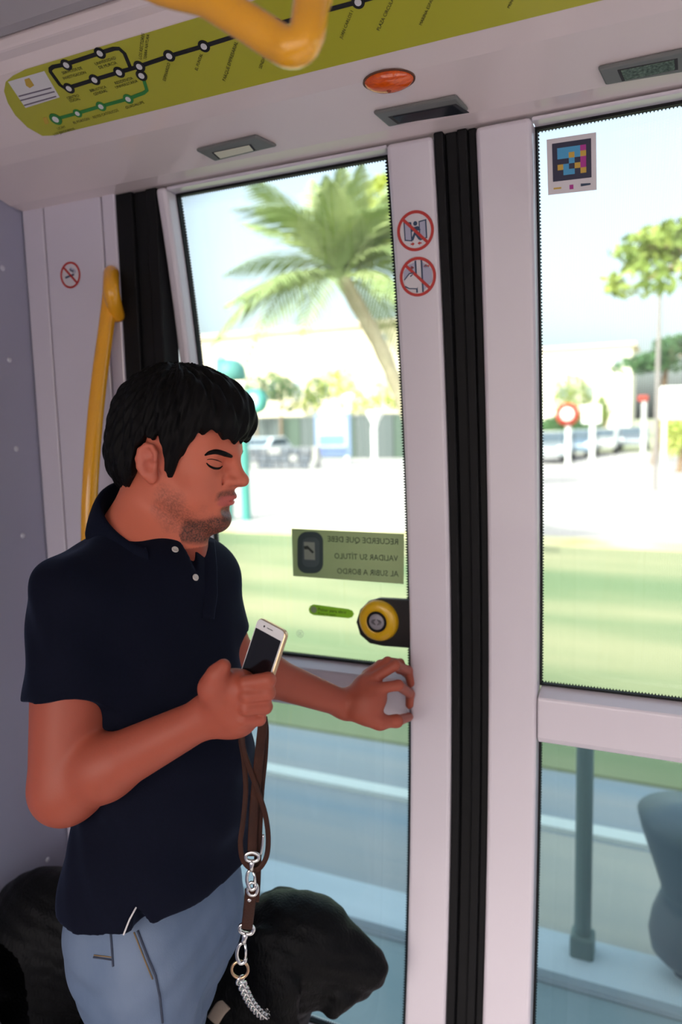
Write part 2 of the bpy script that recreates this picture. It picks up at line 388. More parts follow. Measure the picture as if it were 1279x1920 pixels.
bm = bmesh.new(); prism(bm, [mp(x, y, .0013) for x, y in ((15,153), (83,133), (112,182), (48,202))], gn*.0006); nb = obj('notice', bm, wink, rm)
for a, b in (((36,179), (97,163)), ((39,187), (103,170)), ((46,196), (106,179))):
    line([a, b], .0021, mat('grey print', (.18,.15,.2), .6), 'print_line', .0020, parent=nb)
bm = bmesh.new(); prism(bm, [mp(x, y, .0020) for x, y in ((46,149), (55,146), (64,160), (56,165), (49,160))], gn*.0005); obj('tram_icon', bm, gold, nb)
bm = bmesh.new(); prism(bm, [mp(x, y, .0013) for x, y in ((80,221), (88,219), (92,231), (85,233))], gn*.0005); obj('tram_icon', bm, gold, rm)

# ------------------------------------------------------------------ fittings on the header
hpA, hn, hu = seg_plane((YF-.035, HZ+.004), (-.235, 2.153))
def hpnt(x, y, off=0.0): return onPlane(x, y, hpA+hn*off, hn)
bez = mat('grey bezel', (.16,.165,.16), .35); dk = mat('dark lens', (.015,.018,.024), .15)
def sensor(label, outer, inner, im, flick=None):
    t = empty('door_sensor', hpnt(*outer[0])); tag(t, label, 'door sensor', 'recessed door sensors in the header')
    P = [hpnt(*q) for q in outer]; bm = bmesh.new(); prism(bm, [p+hn*.0002 for p in P], hn*.007); obj('bezel', bm, bez, t, bevel=.003)
    P = [hpnt(*q) for q in inner]; bm = bmesh.new(); prism(bm, [p+hn*.0068 for p in P], hn*.0016); d = obj('lens', bm, im, t, bevel=.0006)
    c = sum(P)/4; big = [c+(p-c)*1.12 for p in P]; bm = bmesh.new(); prism(bm, [p+hn*.0067 for p in big], hn*.0008); obj('rim', bm, seamm, t)
    return t
sensor('grey sensor bezel with a pale cream painted reflection above the man\'s door', ((368,277), (480,250), (520,269), (404,297)), ((402,279), (468,265), (476,275), (414,290)), mat('cream painted reflection', (.72,.70,.55), .2))  # bright reflection in this lens is painted as its cream colour
sensor('grey sensor bezel with a black lens just under the orange lamp', ((700,206), (856,175), (879,201), (730,232)), ((736,211), (850,189), (872,204), (752,223)), dk)
sensor('grey sensor bezel with a green speckled lens at the right of the header', ((1121,122), (1282,87), (1290,127), (1136,153)), ((1164,123), (1265,103), (1266,122), (1172,142)), mat('green speckled lens', (.03,.05,.04), .25, noise=(260, (.14,.20,.15))))
la = empty('warning_lamp', hpnt(730,151)); tag(la, 'oval orange warning lamp on the header', 'lamp')
e0, e1 = hpnt(684,157), hpnt(776,143); c = (e0+e1)/2; ax_ = (e1-e0); L_ = np.linalg.norm(ax_)/2; ax_ /= np.linalg.norm(ax_); ay_ = np.cross(hn, ax_)
hw = np.linalg.norm(hpnt(731,171)-hpnt(729,134))/2
V = []; Fc = []
for i in range(9):
    f = i/8*math.pi/2; V += [p+hn*(.016*math.sin(f)) for p in ring_pts(c, L_*max(math.cos(f), .02), hw*max(math.cos(f), .02), ax_, ay_, 36)]
for i in range(8):
    for k in range(36): Fc.append((i*36+k, i*36+(k+1) % 36, (i+1)*36+(k+1) % 36, (i+1)*36+k))
Fc.append(tuple(range(8*36, 9*36)))
np_obj('lens', V, Fc, mat('orange lens', (.85,.13,.008), .12, coat=.6, noise=(120, (.65,.07,.005), (1,6,1))), la)
bm = bmesh.new(); prism(bm, ring_pts(c, L_*1.06, hw*1.10, ax_, ay_, 36), hn*.002); obj('base_ring', bm, mat('brown gasket', (.12,.05,.03), .5), la)
bm = bmesh.new(); bmesh.ops.create_uvsphere(bm, u_segments=12, v_segments=8, radius=.005); bmesh.ops.translate(bm, vec=tuple(c+hn*.0125-ay_*.004), verts=bm.verts); obj('bulb', bm, mat('bulb shade', (.35,.05,.01), .3), la, smooth=True)

# ------------------------------------------------------------------ stickers on the doors
wn = np.array([0, -1.0, 0])
def wnrm(z): n = np.array([0, -1.0, yw(z+.001)*1000-yw(z)*1000]); n[2] = (yw(z+.001)-yw(z))/.001; return n/np.linalg.norm(n)
redp = mat('red print', (.50,.022,.015), .45); bluep = mat('navy print', (.02,.05,.11), .45); lilac = mat('lilac print', (.42,.42,.55), .5); stick = mat('white sticker', (.70,.66,.69), .35)
def disc_sign(name, label, c, n_, r, paint):
    ex, ey, nn = basis(n_); t = empty(name, c); tag(t, label, 'sticker')
    bm = bmesh.new(); prism(bm, ring_pts(c+nn*.0004, r, r, ex, ey, 48), nn*.0006); obj('disc', bm, stick, t)
    P = lambda u, v, h=.0: c+ex*(u*r)+ey*(v*r)+nn*h
    paint(t, P, nn, ex, ey)
    bm = bmesh.new(); annulus(bm, c+nn*.0016, r*1.0, r*.85, ex, ey, nn, .0006); obj('red_ring', bm, redp, t)
    line([P(-.62, .62), P(.62, -.62)], r*.15, redp, 'red_bar', .0021, nrm=nn, parent=t)
def poly(t, name, pts, P, nn, m, h=.0012):
    bm = bmesh.new(); prism(bm, [P(u, v, h) for u, v in pts], nn*.0005); return obj(name, bm, m, t)
def paint_smoke(t, P, nn, ex, ey):
    poly(t, 'cigarette', ((-.52,-.22), (.38,-.05), (.36,.08), (-.54,-.08)), P, nn, bluep)
    line([P(.42,.1), P(.5,.25), P(.35,.38), P(.15,.42), P(.05,.55)], .003, lilac, 'smoke', .0012, nrm=nn, parent=t)
    line([P(.25,.15), P(.3,.28), P(.12,.3), P(-.05,.45)], .003, bluep, 'smoke', .0012, nrm=nn, parent=t)
def paint_doors(t, P, nn, ex, ey):
    for s in (-1, 1):
        d = poly(t, 'door_picture', ((s*.20,-.5), (s*.62,-.42), (s*.62,.5), (s*.20,.45)), P, nn, bluep)
        poly(d, 'door_fill', ((s*.26,-.43), (s*.55,-.37), (s*.55,.43), (s*.26,.39)), P, nn, lilac, .0017)
    fg = poly(t, 'figure', ((-.12,.18), (.16,.22), (.30,.02), (.22,-.04), (.14,.02), (.10,-.1), (.30,-.44), (.16,-.46), (-.01,-.2), (-.14,-.46), (-.28,-.44), (-.08,-.08), (-.06,.02), (-.18,-.03), (-.22,.04)), P, nn, bluep, .0018)
    bm = bmesh.new(); prism(bm, [P(.02+.11*math.cos(a), .36+.11*math.sin(a), .0018) for a in np.linspace(0, 2*math.pi, 16, endpoint=False)], nn*.0005); obj('head', bm, bluep, fg)
    for s in (-1, 1): poly(t, 'arrow', ((s*.08,-.62), (s*.2,-.54), (s*.2,-.59), (s*.3,-.59), (s*.3,-.66), (s*.2,-.66), (s*.2,-.72)), P, nn, redp)
def paint_hand(t, P, nn, ex, ey):
    poly(t, 'door_picture', ((.25,-.75), (.78,-.3), (.78,.3), (.25,.75)), P, nn, lilac)
    poly(t, 'door_picture', ((-.78,-.2), (-.1,-.2), (-.1,.76), (-.5,.62), (-.78,.3)), P, nn, lilac)
    for x in (-.08, .25): poly(t, 'door_edge', ((x-.05,-.8), (x+.04,-.8), (x+.04,.82), (x-.05,.82)), P, nn, bluep, .0015)
    hd_ = poly(t, 'hand_picture', ((-.75,-.1), (-.45,.2), (-.2,.22), (-.05,.1), (.12,.02), (.1,-.08), (.15,-.18), (.08,-.26), (.12,-.36), (.02,-.44), (-.1,-.6), (-.5,-.55), (-.72,-.42)), P, nn, stick, .0018)
    line([P(-.75,-.1), P(-.45,.2), P(-.2,.22), P(-.3,.12), P(-.4,.05)], .002, bluep, 'outline', .0022, nrm=nn, parent=hd_)
    line([P(-.72,-.42), P(-.5,-.55), P(-.1,-.6)], .002, bluep, 'outline', .0022, nrm=nn, parent=hd_)
    for s, x in ((1, -.32), (-1, .48)): poly(t, 'arrow', ((x+s*.16,.48), (x-s*.02,.6), (x-s*.02,.53), (x-s*.16,.53), (x-s*.16,.43), (x-s*.02,.43), (x-s*.02,.36)), P, nn, redp)
c = onY(133,516,YF); disc_sign('no_smoking_sticker', 'small round no-smoking sticker on the white panel beside the handrail', c, wn, .0285, paint_smoke)
c = wall(779.5,433); disc_sign('door_warning_sticker', 'round red-barred sticker showing a person between closing doors', c, wnrm(c[2]), .0345, paint_doors)
c = wall(784,519); disc_sign('door_warning_sticker', 'round red-barred sticker showing a hand caught in a door gap', c, wnrm(c[2]), .0345, paint_hand)

GO = .0435                                     # inner glass face behind the frame face
def glassP(x, y, off=0.0): return wall(x, y, GO-off)
# mirrored reminder printed on the outside of the left pane
vt = empty('reminder_sticker', glassP(650,1040)); tag(vt, 'olive green reminder sticker with mirrored black lettering on the left pane', 'sticker')
oliv = film_mat('olive sticker', (.52,.60,.36), .5); oink = film_mat('dark green print', (.07,.09,.07), .3)
bm = bmesh.new(); prism(bm, [glassP(x, y, .0008) for x, y in ((547,991), (758,1001), (757,1095), (550,1080))], wn*.0006); obj('sheet', bm, oliv, vt)
for s, a, b in (('RECUERDE QUE DEBE', (747,1021), (615,1015)), ('VALIDAR SU TÍTULO', (747,1052), (628,1047)), ('AL SUBIR A BORDO', (748,1081), (633,1075))):
    lettering(s, glassP(*a, .0012), glassP(*b, .0012), wn, oink, vt, upside=np.array([0,0,1.0]), height=.0125, off=.0016)
grp = film_mat('validator grey print', (.10,.15,.15), .4)
def rrect(x0, y0, x1, y1, r, f, n=6):
    out = []
    for cx, cy, a in ((x1-r, y1-r, 0), (x0+r, y1-r, 90), (x0+r, y0+r, 180), (x1-r, y0+r, 270)):
        for k in range(n+1): out.append(f(cx+r*math.cos(R(a+90*k/n)), cy+r*math.sin(R(a+90*k/n))))
    return out
bm = bmesh.new(); prism(bm, rrect(558,997,606,1075,18, lambda x, y: glassP(x, y, .0015)), wn*.0005); vp = obj('validator_picture', bm, grp, vt)
bm = bmesh.new(); prism(bm, rrect(567,1008,599,1063,11, lambda x, y: glassP(x, y, .0020)), wn*.0005); obj('validator_face', bm, film_mat("validator slate print", (.16,.22,.22), .4), vp)
bm = bmesh.new(); prism(bm, [glassP(x, y, .0025) for x, y in ((570,1016), (590,1017), (591,1050), (571,1049))], wn*.0005); obj('validator_screen', bm, film_mat('pale green print', (.62,.70,.58), .5), vp)
bm = bmesh.new(); prism(bm, [glassP(x, y, .0030) for x, y in ((570,1024), (577,1023), (589,1035), (586,1038), (578,1030), (571,1030))], wn*.0005); obj('hand_picture', bm, oink, vp)

# green press-to-open strip and push button
gs = empty('press_to_open_strip', glassP(622,1147)); tag(gs, 'small lime green press-to-open label beside the door button', 'label')
bm = bmesh.new(); prism(bm, [glassP(x, y, .0008) for x, y in ((588,1133),(654,1142),(661,1145),(664,1151),(661,1157),(654,1159),(588,1153),(581,1149),(579,1142),(582,1136))], wn*.0007); obj('strip', bm, film_mat('bright lime', (.45,.72,.06), .5), gs)
lettering('Pulsar para abrir', glassP(597,1145,.0016), glassP(650,1151,.0016), wn, ink, gs, upside=np.array([0,0,1.0]), off=.0004)
lettering('Press to open', glassP(597,1152,.0016), glassP(630,1155,.0016), wn, ink, gs, upside=np.array([0,0,1.0]), off=.0004)
c = glassP(588.5,1143,.0016); ex, ey, nn = basis(wn); bm = bmesh.new(); prism(bm, ring_pts(c, .0075, .0075, ex, ey, 20), wn*.0005); obj('spot', bm, mat('pale lime', (.35,.45,.22), .5), gs)
pb = empty('door_push_button', glassP(712,1163)); tag(pb, 'yellow ringed door push button on a black mount', 'push button')
zc = glassP(712,1163)[2]
bm = bmesh.new(); prism(bm, [glassP(x, y, .0) for x, y in ((776,1122),(716,1119),(696,1124),(680,1140),(673,1163),(680,1187),(698,1203),(722,1208),(776,1212))], wn*.016); obj('mount', bm, mat('black plastic', (.012,.012,.013), .35), pb, bevel=.003)
c = glassP(711,1163,.016)
def lathe(name, c, n_, prof, m, parent, seg=48):
    ex, ey, nn = basis(n_); V = []; Fc = []
    for r_, h in prof: V += [c+nn*h+ex*(r_*math.cos(2*math.pi*k/seg))+ey*(r_*math.sin(2*math.pi*k/seg)) for k in range(seg)]
    for i in range(len(prof)-1):
        for k in range(seg): Fc.append((i*seg+k, i*seg+(k+1) % seg, (i+1)*seg+(k+1) % seg, (i+1)*seg+k))
    Fc.append(tuple(range((len(prof)-1)*seg, len(prof)*seg)))
    return np_obj(name, V, Fc, m, parent)
lathe('yellow_ring', c, wn, ((.0435,0), (.0430,.005), (.041,.010), (.036,.0135), (.027,.0150), (.0215,.0145), (.0205,.012)), mat('yellow plastic', (.72,.42,.006), .35, coat=.2), pb)
lathe('black_collar', c, wn, ((.0222,.010), (.0222,.0150), (.0205,.0170), (.0175,.0165), (.0165,.013)), rubber, pb)
cp = lathe('button_cap', c, wn, ((.0172,.010), (.0170,.0148), (.015,.0158), (.001,.0160)), mat('lilac grey plastic', (.30,.28,.31), .4), pb)
ex, ey, nn = basis(wn)
for s in (-1, 1):
    line([c+ex*(s*.0025)+ey*.006, c+ex*(s*.0075), c+ex*(s*.0025)-ey*.006], .0016, ink, 'arrow_mark', .0162, nrm=nn, parent=cp)
    line([c+ex*(s*.0068)+ey*.005, c+ex*(s*.0108), c+ex*(s*.0068)-ey*.005], .0012, ink, 'arrow_mark', .0162, nrm=nn, parent=cp)
# etched mark on the glass
em = empty('glass_mark', glassP(563,1188)); tag(em, 'small faint etched circle on the left pane above the mid rail', 'mark')
c = glassP(563,1188,.0006); bm = bmesh.new(); annulus(bm, c, .0085, .0078, ex, ey, nn, .0003, 24); obj('ring', bm, stick, em)
for k in (-1, 0, 1): line([c+ey*(k*.003)-ex*.004, c+ey*(k*.003)+ex*.004], .0009, stick, 'etched_line', .0004, nrm=nn, parent=em)

# coloured code sticker on the right pane
cs = empty('colour_code_sticker', glassP(1073,308)); tag(cs, 'square sticker with navy, cyan, yellow and magenta blocks on the right pane', 'sticker')
q0, q1, q2, q3 = glassP(1025,262,.001), glassP(1118,248,.001), glassP(1119,356,.001), glassP(1028,366,.001)
def cq(u, v, h=0.0): return (q0*(1-u)+q1*u)*(1-v)+(q3*(1-u)+q2*u)*v+wn*h
def cpoly(name, pts, m, h, parent): bm = bmesh.new(); prism(bm, [cq(u, v, h) for u, v in pts], wn*.0004); return obj(name, bm, m, parent)
cpoly('sheet', ((0,0),(1,0),(1,1),(0,1)), stick, 0, cs)
nv = cpoly('navy_square', ((.11,.09),(.90,.09),(.90,.77),(.11,.77)), mat('dark navy print', (.012,.014,.05), .5), .0005, cs)
cy_, ye_, mg_ = mat('cyan print', (.06,.34,.60), .5), mat('amber print', (.60,.38,.05), .5), mat('magenta print', (.42,.02,.27), .5)
g0u, g0v, gs_u, gs_v = .215, .185, .1165, .098
def blk(c0, r0, c1, r1, m): return cpoly('block', [(g0u+a*gs_u, g0v+b*gs_v) for a, b in ((c0,r0),(c1,r0),(c1,r1),(c0,r1))], m, .0010, nv)
blk(0,0,4,1,cy_); blk(0,1,2,2,cy_); blk(3,1,4,2,cy_); blk(2,1,3,2,ye_); blk(2,2,3,3,cy_); blk(4,0,5,1,mg_); blk(4,1,5,2,ye_); blk(4,2,5,4,mg_); blk(4,4,5,5,ye_); blk(3,3,4,4,ye_)
blk(0,3,1,4,ye_); blk(1,3,2,4,cy_); blk(1,4,3,5,cy_)
cpoly('logo', ((.45,.86),(.53,.86),(.53,.94),(.45,.94)), mg_, .0005, cs); cpoly('logo', ((.12,.88),(.28,.88),(.28,.91),(.12,.91)), ye_, .0005, cs); cpoly('logo', ((.68,.86),(.88,.87),(.88,.90),(.68,.91)), bluep, .0005, cs)

# ------------------------------------------------------------------ yellow rails
hr = empty('handrail', onX(205,510,-1.105)); tag(hr, 'curved yellow handrail on the wall behind the man', 'handrail')
def rp(x, y): return onX(x, y, -1.106)
P = [onY(220,594,YF), onY(216,560,YF-.03), rp(207,522)]+[rp(x, y) for x, y in ((206,560), (198,625), (189,690), (181,760), (175,830), (170,900), (167,980))]
dn = [np.array([-1.106, P[-1][1]-.01, z]) for z in (1.28, 1.10, .95)]+[np.array([-1.106, P[-1][1]+.03, .80]), np.array([-1.106, YF-.03, .72]), np.array([-1.106, YF, .70])]
bm = bmesh.new(); tube(bm, catmull([P[0], P[1]+np.array([0,-.01,.012]), P[2]+np.array([0,.004,.012])]+P[3:]+dn, 7), .0165, 18); obj('rail', bm, yellow, hr, smooth=True)
lathe('flange', np.array([-1.106, YF, .70]), wn, ((.03,0), (.03,.004), (.02,.006)), yellow, hr)
gh = empty('grab_rail', dep(548,80,.65)); tag(gh, 'bent yellow grab rail hanging from the ceiling in the foreground', 'grab rail')
cpth = [dep(394,0,.67), dep(470,47,.66), dep(520,79,.655), dep(545,90,.65), dep(565,82,.648), dep(577,56,.65), dep(585,0,.66)]
e0 = cpth[0]+(cpth[0]-cpth[1])*2.6; e1 = cpth[-1]+(cpth[-1]-cpth[-2])*1.6
t0 = e0+(cpth[0]-cpth[1])*1.0; t0[2] = 2.35
t1 = e1+np.array([.01,.01,.15]); t1[2] = 2.35
bm = bmesh.new(); tube(bm, catmull([t0, e0]+cpth+[e1, t1], 8), .0163, 20); obj('rail', bm, yellow, gh, smooth=True)
# ------------------------------------------------------------------ implicit surfaces -> meshes (sparse surface nets)
def A3(p): return np.asarray(p, np.float32)
def cap(a, b, r1, r2=None, n=None, s=1.0):
    """tapered capsule a-b; n, s: squash by s along direction n"""
    a, b = A3(a), A3(b); r2 = r1 if r2 is None else r2; ab = b-a; L2 = max(float(ab@ab), 1e-9); rm_ = max(r1, r2)*max(s, 1)
    if n is not None: n = A3(n)/np.linalg.norm(n)
    def f(p):
        q = p-a; t = np.clip(q@ab/L2, 0, 1); q = q-t[..., None]*ab
        if n is not None: q = q+((q@n)*(1/s-1))[..., None]*n
        return np.sqrt((q*q).sum(-1))-(r1+(r2-r1)*t)
    return f, np.minimum(a, b)-rm_, np.maximum(a, b)+rm_
def ell(c, rad, Rm=None):
    c = A3(c); rad = A3(rad); Rm = np.eye(3, dtype=np.float32) if Rm is None else A3(Rm); m = float(rad.max())
    def f(p):
        q = (p-c)@Rm; k0 = np.sqrt(((q/rad)**2).sum(-1)); k1 = np.sqrt(((q/rad**2)**2).sum(-1))
        return np.where(k1 < 1e-6, -rad.min(), k0*(k0-1)/np.maximum(k1, 1e-6))
    return f, c-m, c+m
def rbox(c, half, r, Rm=None):
    c = A3(c); half = A3(half); Rm = np.eye(3, dtype=np.float32) if Rm is None else A3(Rm); m = float(np.linalg.norm(half))+r
    def f(p):
        q = np.abs((p-c)@Rm)-(half-r)
        return np.sqrt((np.maximum(q, 0)**2).sum(-1))+np.minimum(q.max(-1), 0)-r
    return f, c-m, c+m
def half(p0, n):
    p0 = A3(p0); n = A3(n)/np.linalg.norm(n)
    return (lambda p: (p-p0)@n), A3((-9,)*3), A3((9,)*3)
def smin(a, b, k):
    if k <= 0: return np.minimum(a, b)
    h = np.maximum(k-np.abs(a-b), 0)/k; return np.minimum(a, b)-h*h*k*.25
def ev(ops, p):
    d = np.full(p.shape[:-1], .5, np.float32)
    for o in ops:
        if o[0] == 'u': d = smin(d, o[1][0](p), o[2])
        elif o[0] == 's': d = -smin(-d, o[1][0](p), o[2])
        elif o[0] == 'i': d = -smin(-d, -o[1][0](p), o[2])
        else: d = o[1](p, d)
    return d
def ev_blocks(ops, P, blo, bhi):
    """P (n,m,3) with block bounds: each primitive only touches the blocks near it"""
    d = np.full(P.shape[:-1], .5, np.float32)
    for o in ops:
        if o[0] == 'f': d = o[1](P, d); continue
        f, lo, hi = o[1]; k = o[2]; mg = k+.012
        msk = np.all((blo <= hi+mg) & (bhi >= lo-mg), axis=1)
        if not msk.any(): continue
        full = msk.all(); Q = P if full else P[msk]; dd = d if full else d[msk]; v = f(Q)
        if o[0] == 'u': dd = smin(dd, v, k)
        elif o[0] == 's': dd = -smin(-dd, v, k)
        else: dd = -smin(-dd, -v, k)
        if full: d = dd
        else: d[msk] = dd
    return d
def sdf_mesh(name, ops, lo, hi, h, m, parent=None, smooth=1, color=None, fac=1.8, islands=True):
    B = 8; bs = B*h; lo = A3(lo); hi = A3(hi); nb = np.ceil((hi-lo)/bs).astype(int)
    I = np.stack(np.meshgrid(*[np.arange(k) for k in nb], indexing='ij'), -1).reshape(-1, 3)
    ctr = (lo+(I+.5)*bs).astype(np.float32)
    dc = np.concatenate([ev(ops, c_) for c_ in np.array_split(ctr, max(1, len(ctr)//60000))])
    I = I[np.abs(dc) < bs*.87*fac]
    g = np.arange(B+1); loc = np.stack(np.meshgrid(g, g, g, indexing='ij'), -1).reshape(-1, 3)
    D = np.empty((len(I), (B+1)**3), np.float32)
    for s in range(0, len(I), 1500):
        b = I[s:s+1500]; P = (lo+((b[:, None]*B+loc[None])*h)).astype(np.float32)
        D[s:s+1500] = ev_blocks(ops, P, lo+b*bs, lo+(b+1)*bs)
    D = D.reshape(-1, B+1, B+1, B+1)
    bk = (I[:, 0].astype(np.int64)*(nb[1]+2)+I[:, 1])*(nb[2]+2)+I[:, 2]; bo = np.argsort(bk); bsrt = bk[bo]
    for ax, stp in ((2, 1), (1, nb[2]+2), (0, (nb[1]+2)*(nb[2]+2))):         # neighbours share their face values exactly
        q_ = np.clip(np.searchsorted(bsrt, bk+stp), 0, len(bk)-1); has = bsrt[q_] == bk+stp; src = bo[q_[has]]
        if ax == 2: D[has, :, :, B] = D[src, :, :, 0]
        elif ax == 1: D[has, :, B, :] = D[src, :, 0, :]
        else: D[has, B, :, :] = D[src, 0, :, :]
    S = D < 0
    cnt = sum(S[:, i:i+B, j:j+B, k:k+B].astype(np.uint8) for i in (0,1) for j in (0,1) for k in (0,1))
    b_, i_, j_, k_ = np.nonzero((cnt > 0) & (cnt < 8))
    C8 = {(i, j, k): D[b_, i_+i, j_+j, k_+k] for i in (0,1) for j in (0,1) for k in (0,1)}
    acc = np.zeros((len(b_), 3)); n_ = np.zeros(len(b_))
    for c0 in C8:
        for ax in range(3):
            if c0[ax]: continue
            c1 = list(c0); c1[ax] = 1; c1 = tuple(c1); a, b = C8[c0], C8[c1]; x = (a < 0) != (b < 0)
            t = np.where(x, a/np.where(x, a-b, 1), 0)
            for q in range(3): acc[:, q] += np.where(x, (t if q == ax else c0[q]), 0)
            n_ += x
    G = I[b_]*B+np.stack([i_, j_, k_], 1)
    V = lo+(G+acc/n_[:, None])*h
    NY, NZ = nb[1]*B+2, nb[2]*B+2
    key = (G[:, 0].astype(np.int64)*NY+G[:, 1])*NZ+G[:, 2]; order = np.argsort(key); sk = key[order]
    step = (NY*NZ, NZ, 1); quads = []
    for ax in range(3):
        e = [0,0,0]; e[ax] = 1; a, b = C8[(0,0,0)], C8[tuple(e)]; x = np.nonzero((a < 0) != (b < 0))[0]
        u, v = [(1,2),(2,0),(0,1)][ax]; ids = [x]; ok = np.ones(len(x), bool)
        for du, dv in ((1,0),(1,1),(0,1)):
            kk = key[x]-du*step[u]-dv*step[v]; p = np.clip(np.searchsorted(sk, kk), 0, len(sk)-1); ok &= sk[p] == kk; ids.append(order[p])
        Q = np.stack(ids, 1)[ok]; fl_ = (a[x] < 0)[ok]; Q[~fl_] = Q[~fl_][:, ::-1]; quads.append(Q)
    Q = np.concatenate(quads)
    for it in range(smooth):
        E0 = np.concatenate([Q[:, 0], Q[:, 1], Q[:, 2], Q[:, 3]]); E1 = np.concatenate([Q[:, 1], Q[:, 2], Q[:, 3], Q[:, 0]])
        n2 = np.bincount(E0, minlength=len(V))+np.bincount(E1, minlength=len(V)); av = np.stack([np.bincount(E0, V[E1, q], len(V))+np.bincount(E1, V[E0, q], len(V)) for q in range(3)], 1)/np.maximum(n2, 1)[:, None]
        V = V+.5*(av-V)
    if islands:                                  # drop stray specks
        E0 = np.concatenate([Q[:, 0], Q[:, 1], Q[:, 2], Q[:, 3]]); E1 = np.concatenate([Q[:, 1], Q[:, 2], Q[:, 3], Q[:, 0]]); lab = np.arange(len(V))
        for it in range(400):
            old = lab.copy(); np.minimum.at(lab, E0, lab[E1]); np.minimum.at(lab, E1, lab[E0]); lab = lab[lab]
            if (old == lab).all(): break
        u_, inv, cn = np.unique(lab, return_inverse=True, return_counts=True); keep = cn[inv] > .02*cn.max()
        Q = Q[keep[Q[:, 0]]]; new = np.cumsum(keep)-1; V = V[keep]; Q = new[Q]
    me = bpy.data.meshes.new(name); me.vertices.add(len(V)); me.vertices.foreach_set('co', V.astype(np.float32).ravel())
    me.loops.add(Q.size); me.loops.foreach_set('vertex_index', Q.astype(np.int32).ravel())
    me.polygons.add(len(Q)); me.polygons.foreach_set('loop_start', np.arange(0, Q.size, 4, dtype=np.int32)); me.polygons.foreach_set('loop_total', np.full(len(Q), 4, np.int32))
    me.polygons.foreach_set('use_smooth', np.ones(len(Q), bool)); me.update(calc_edges=True); me.validate()
    if color is not None:
        cl = np.ones((len(V), 4), np.float32); cl[:, :3] = color(V); ca = me.color_attributes.new('Col', 'FLOAT_COLOR', 'POINT'); ca.data.foreach_set('color', cl.ravel())
    return link(name, me, m, parent)
def march(ops, x, y, t=.75, tmax=2.2, off=0.0):
    """first point of a surface along a ray of the photograph"""
    d = ray(x, y)
    for i in range(400):
        v = float(ev(ops, A3(CAM+d*t)[None])[0])
        if v < .0006 or t > tmax: break
        t += max(v*.5, .0006)
    return CAM+d*t-d/np.linalg.norm(d)*off
def normal(ops, p, e=.003):
    p = A3(p); g = np.array([ev(ops, A3([p+np.eye(3)[i]*e, p-np.eye(3)[i]*e])) for i in range(3)]); g = g[:, 0]-g[:, 1]; return g/np.linalg.norm(g)
def sn(p, f, ph=0.0):
    return np.sin(p[..., 0]*f+ph)*np.sin(p[..., 1]*f*1.13+ph*1.7+1.0)*np.sin(p[..., 2]*f*.91+ph*.6+2.0)
def in_poly_sd(x, z, poly):
    """signed distance to a 2-D polygon, negative inside"""
    d = np.full(x.shape, 1e9, np.float32); s = np.ones(x.shape, np.float32); n = len(poly); j = n-1
    for i in range(n):
        xi, zi = poly[i]; xj, zj = poly[j]; ex, ez = xj-xi, zj-zi; wx, wz = x-xi, z-zi
        t = np.clip((wx*ex+wz*ez)/(ex*ex+ez*ez), 0, 1); d = np.minimum(d, (wx-ex*t)**2+(wz-ez*t)**2)
        c1 = z >= zi; c2 = z < zj; c3 = ex*wz > ez*wx
        s = np.where((c1 & c2 & c3) | (~c1 & ~c2 & ~c3), -s, s); j = i
    return s*np.sqrt(d)
class Frame:
    def __init__(s, o, yaw, pit, rol=0.0):
        cy, sy, cp, sp, cr, sr = math.cos(yaw), math.sin(yaw), math.cos(pit), math.sin(pit), math.cos(rol), math.sin(rol)
        s.R = np.array([[cy,-sy,0],[sy,cy,0],[0,0,1]])@np.array([[cp,0,sp],[0,1,0],[-sp,0,cp]])@np.array([[1,0,0],[0,cr,-sr],[0,sr,cr]]); s.o = np.array(o)
    def p(s, x, y, z): return s.o+s.R@np.array([x, y, z])
    def loc(s, P): return (P-A3(s.o))@A3(s.R)

# ------------------------------------------------------------------ the man: head frame (x face, -y his right ear, z up)
H = Frame((-.752, -.365, 1.567), R(11.9), R(11.0), R(.6))
def rotz(a): c, s = math.cos(a), math.sin(a); return np.array([[c,-s,0],[s,c,0],[0,0,1]])
def roty(a): c, s = math.cos(a), math.sin(a); return np.array([[c,0,s],[0,1,0],[-s,0,c]])
def rotx(a): c, s = math.cos(a), math.sin(a); return np.array([[1,0,0],[0,c,-s],[0,s,c]])
BETA = R(-15); BF = np.array([math.cos(BETA), math.sin(BETA), 0]); BS = np.array([-math.sin(BETA), math.cos(BETA), 0]); BZ = np.array([0,0,1.0]); BR = np.stack([BF, BS, BZ], 1)
neck_b = dep(262, 1008, 1.225)
body = []
U = lambda prim, k=.02: body.append(('u', prim, k))
SB = lambda prim, k=.01: body.append(('s', prim, k))
def zf(x, z): return z+(.008*min(max((.02-z)/.04, 0), 1)+.006*min(max((-z-.04)/.05, 0), 1) if x > .03 else 0)    # short lower face
hell = lambda c, r, Rl=None: ell(H.p(c[0], c[1], zf(c[0], c[2])), r, H.R if Rl is None else H.R@Rl)
hcap = lambda a, b, r1, r2=None: cap(H.p(a[0], a[1], zf(a[0], a[2])), H.p(b[0], b[1], zf(b[0], b[2])), r1, r2)
U(hell((.002,0,.046), (.099,.077,.088)), 0)
U(hell((.043,0,-.022), (.057,.057,.088)), .030)
U(hell((.018,0,-.045), (.055,.056,.050)), .03)
for s in (-1, 1):
    U(hcap((.010,s*.050,-.050), (.078,s*.014,-.096), .016, .013), .026)      # jaw
    U(hell((.054,s*.047,-.010), (.024,.017,.018)), .022)                     # cheekbone
    U(hell((.056,s*.038,-.046), (.020,.015,.024)), .018)                     # cheek
    U(hcap((.090,s*.010,.031), (.076,s*.044,.033), .0105, .009), .016)       # brow ridge
U(hell((.083,0,-.096), (.019,.022,.018)), .022)                              # chin
U(hell((.080,0,-.052), (.021,.026,.030)), .014)                               # mouth mound
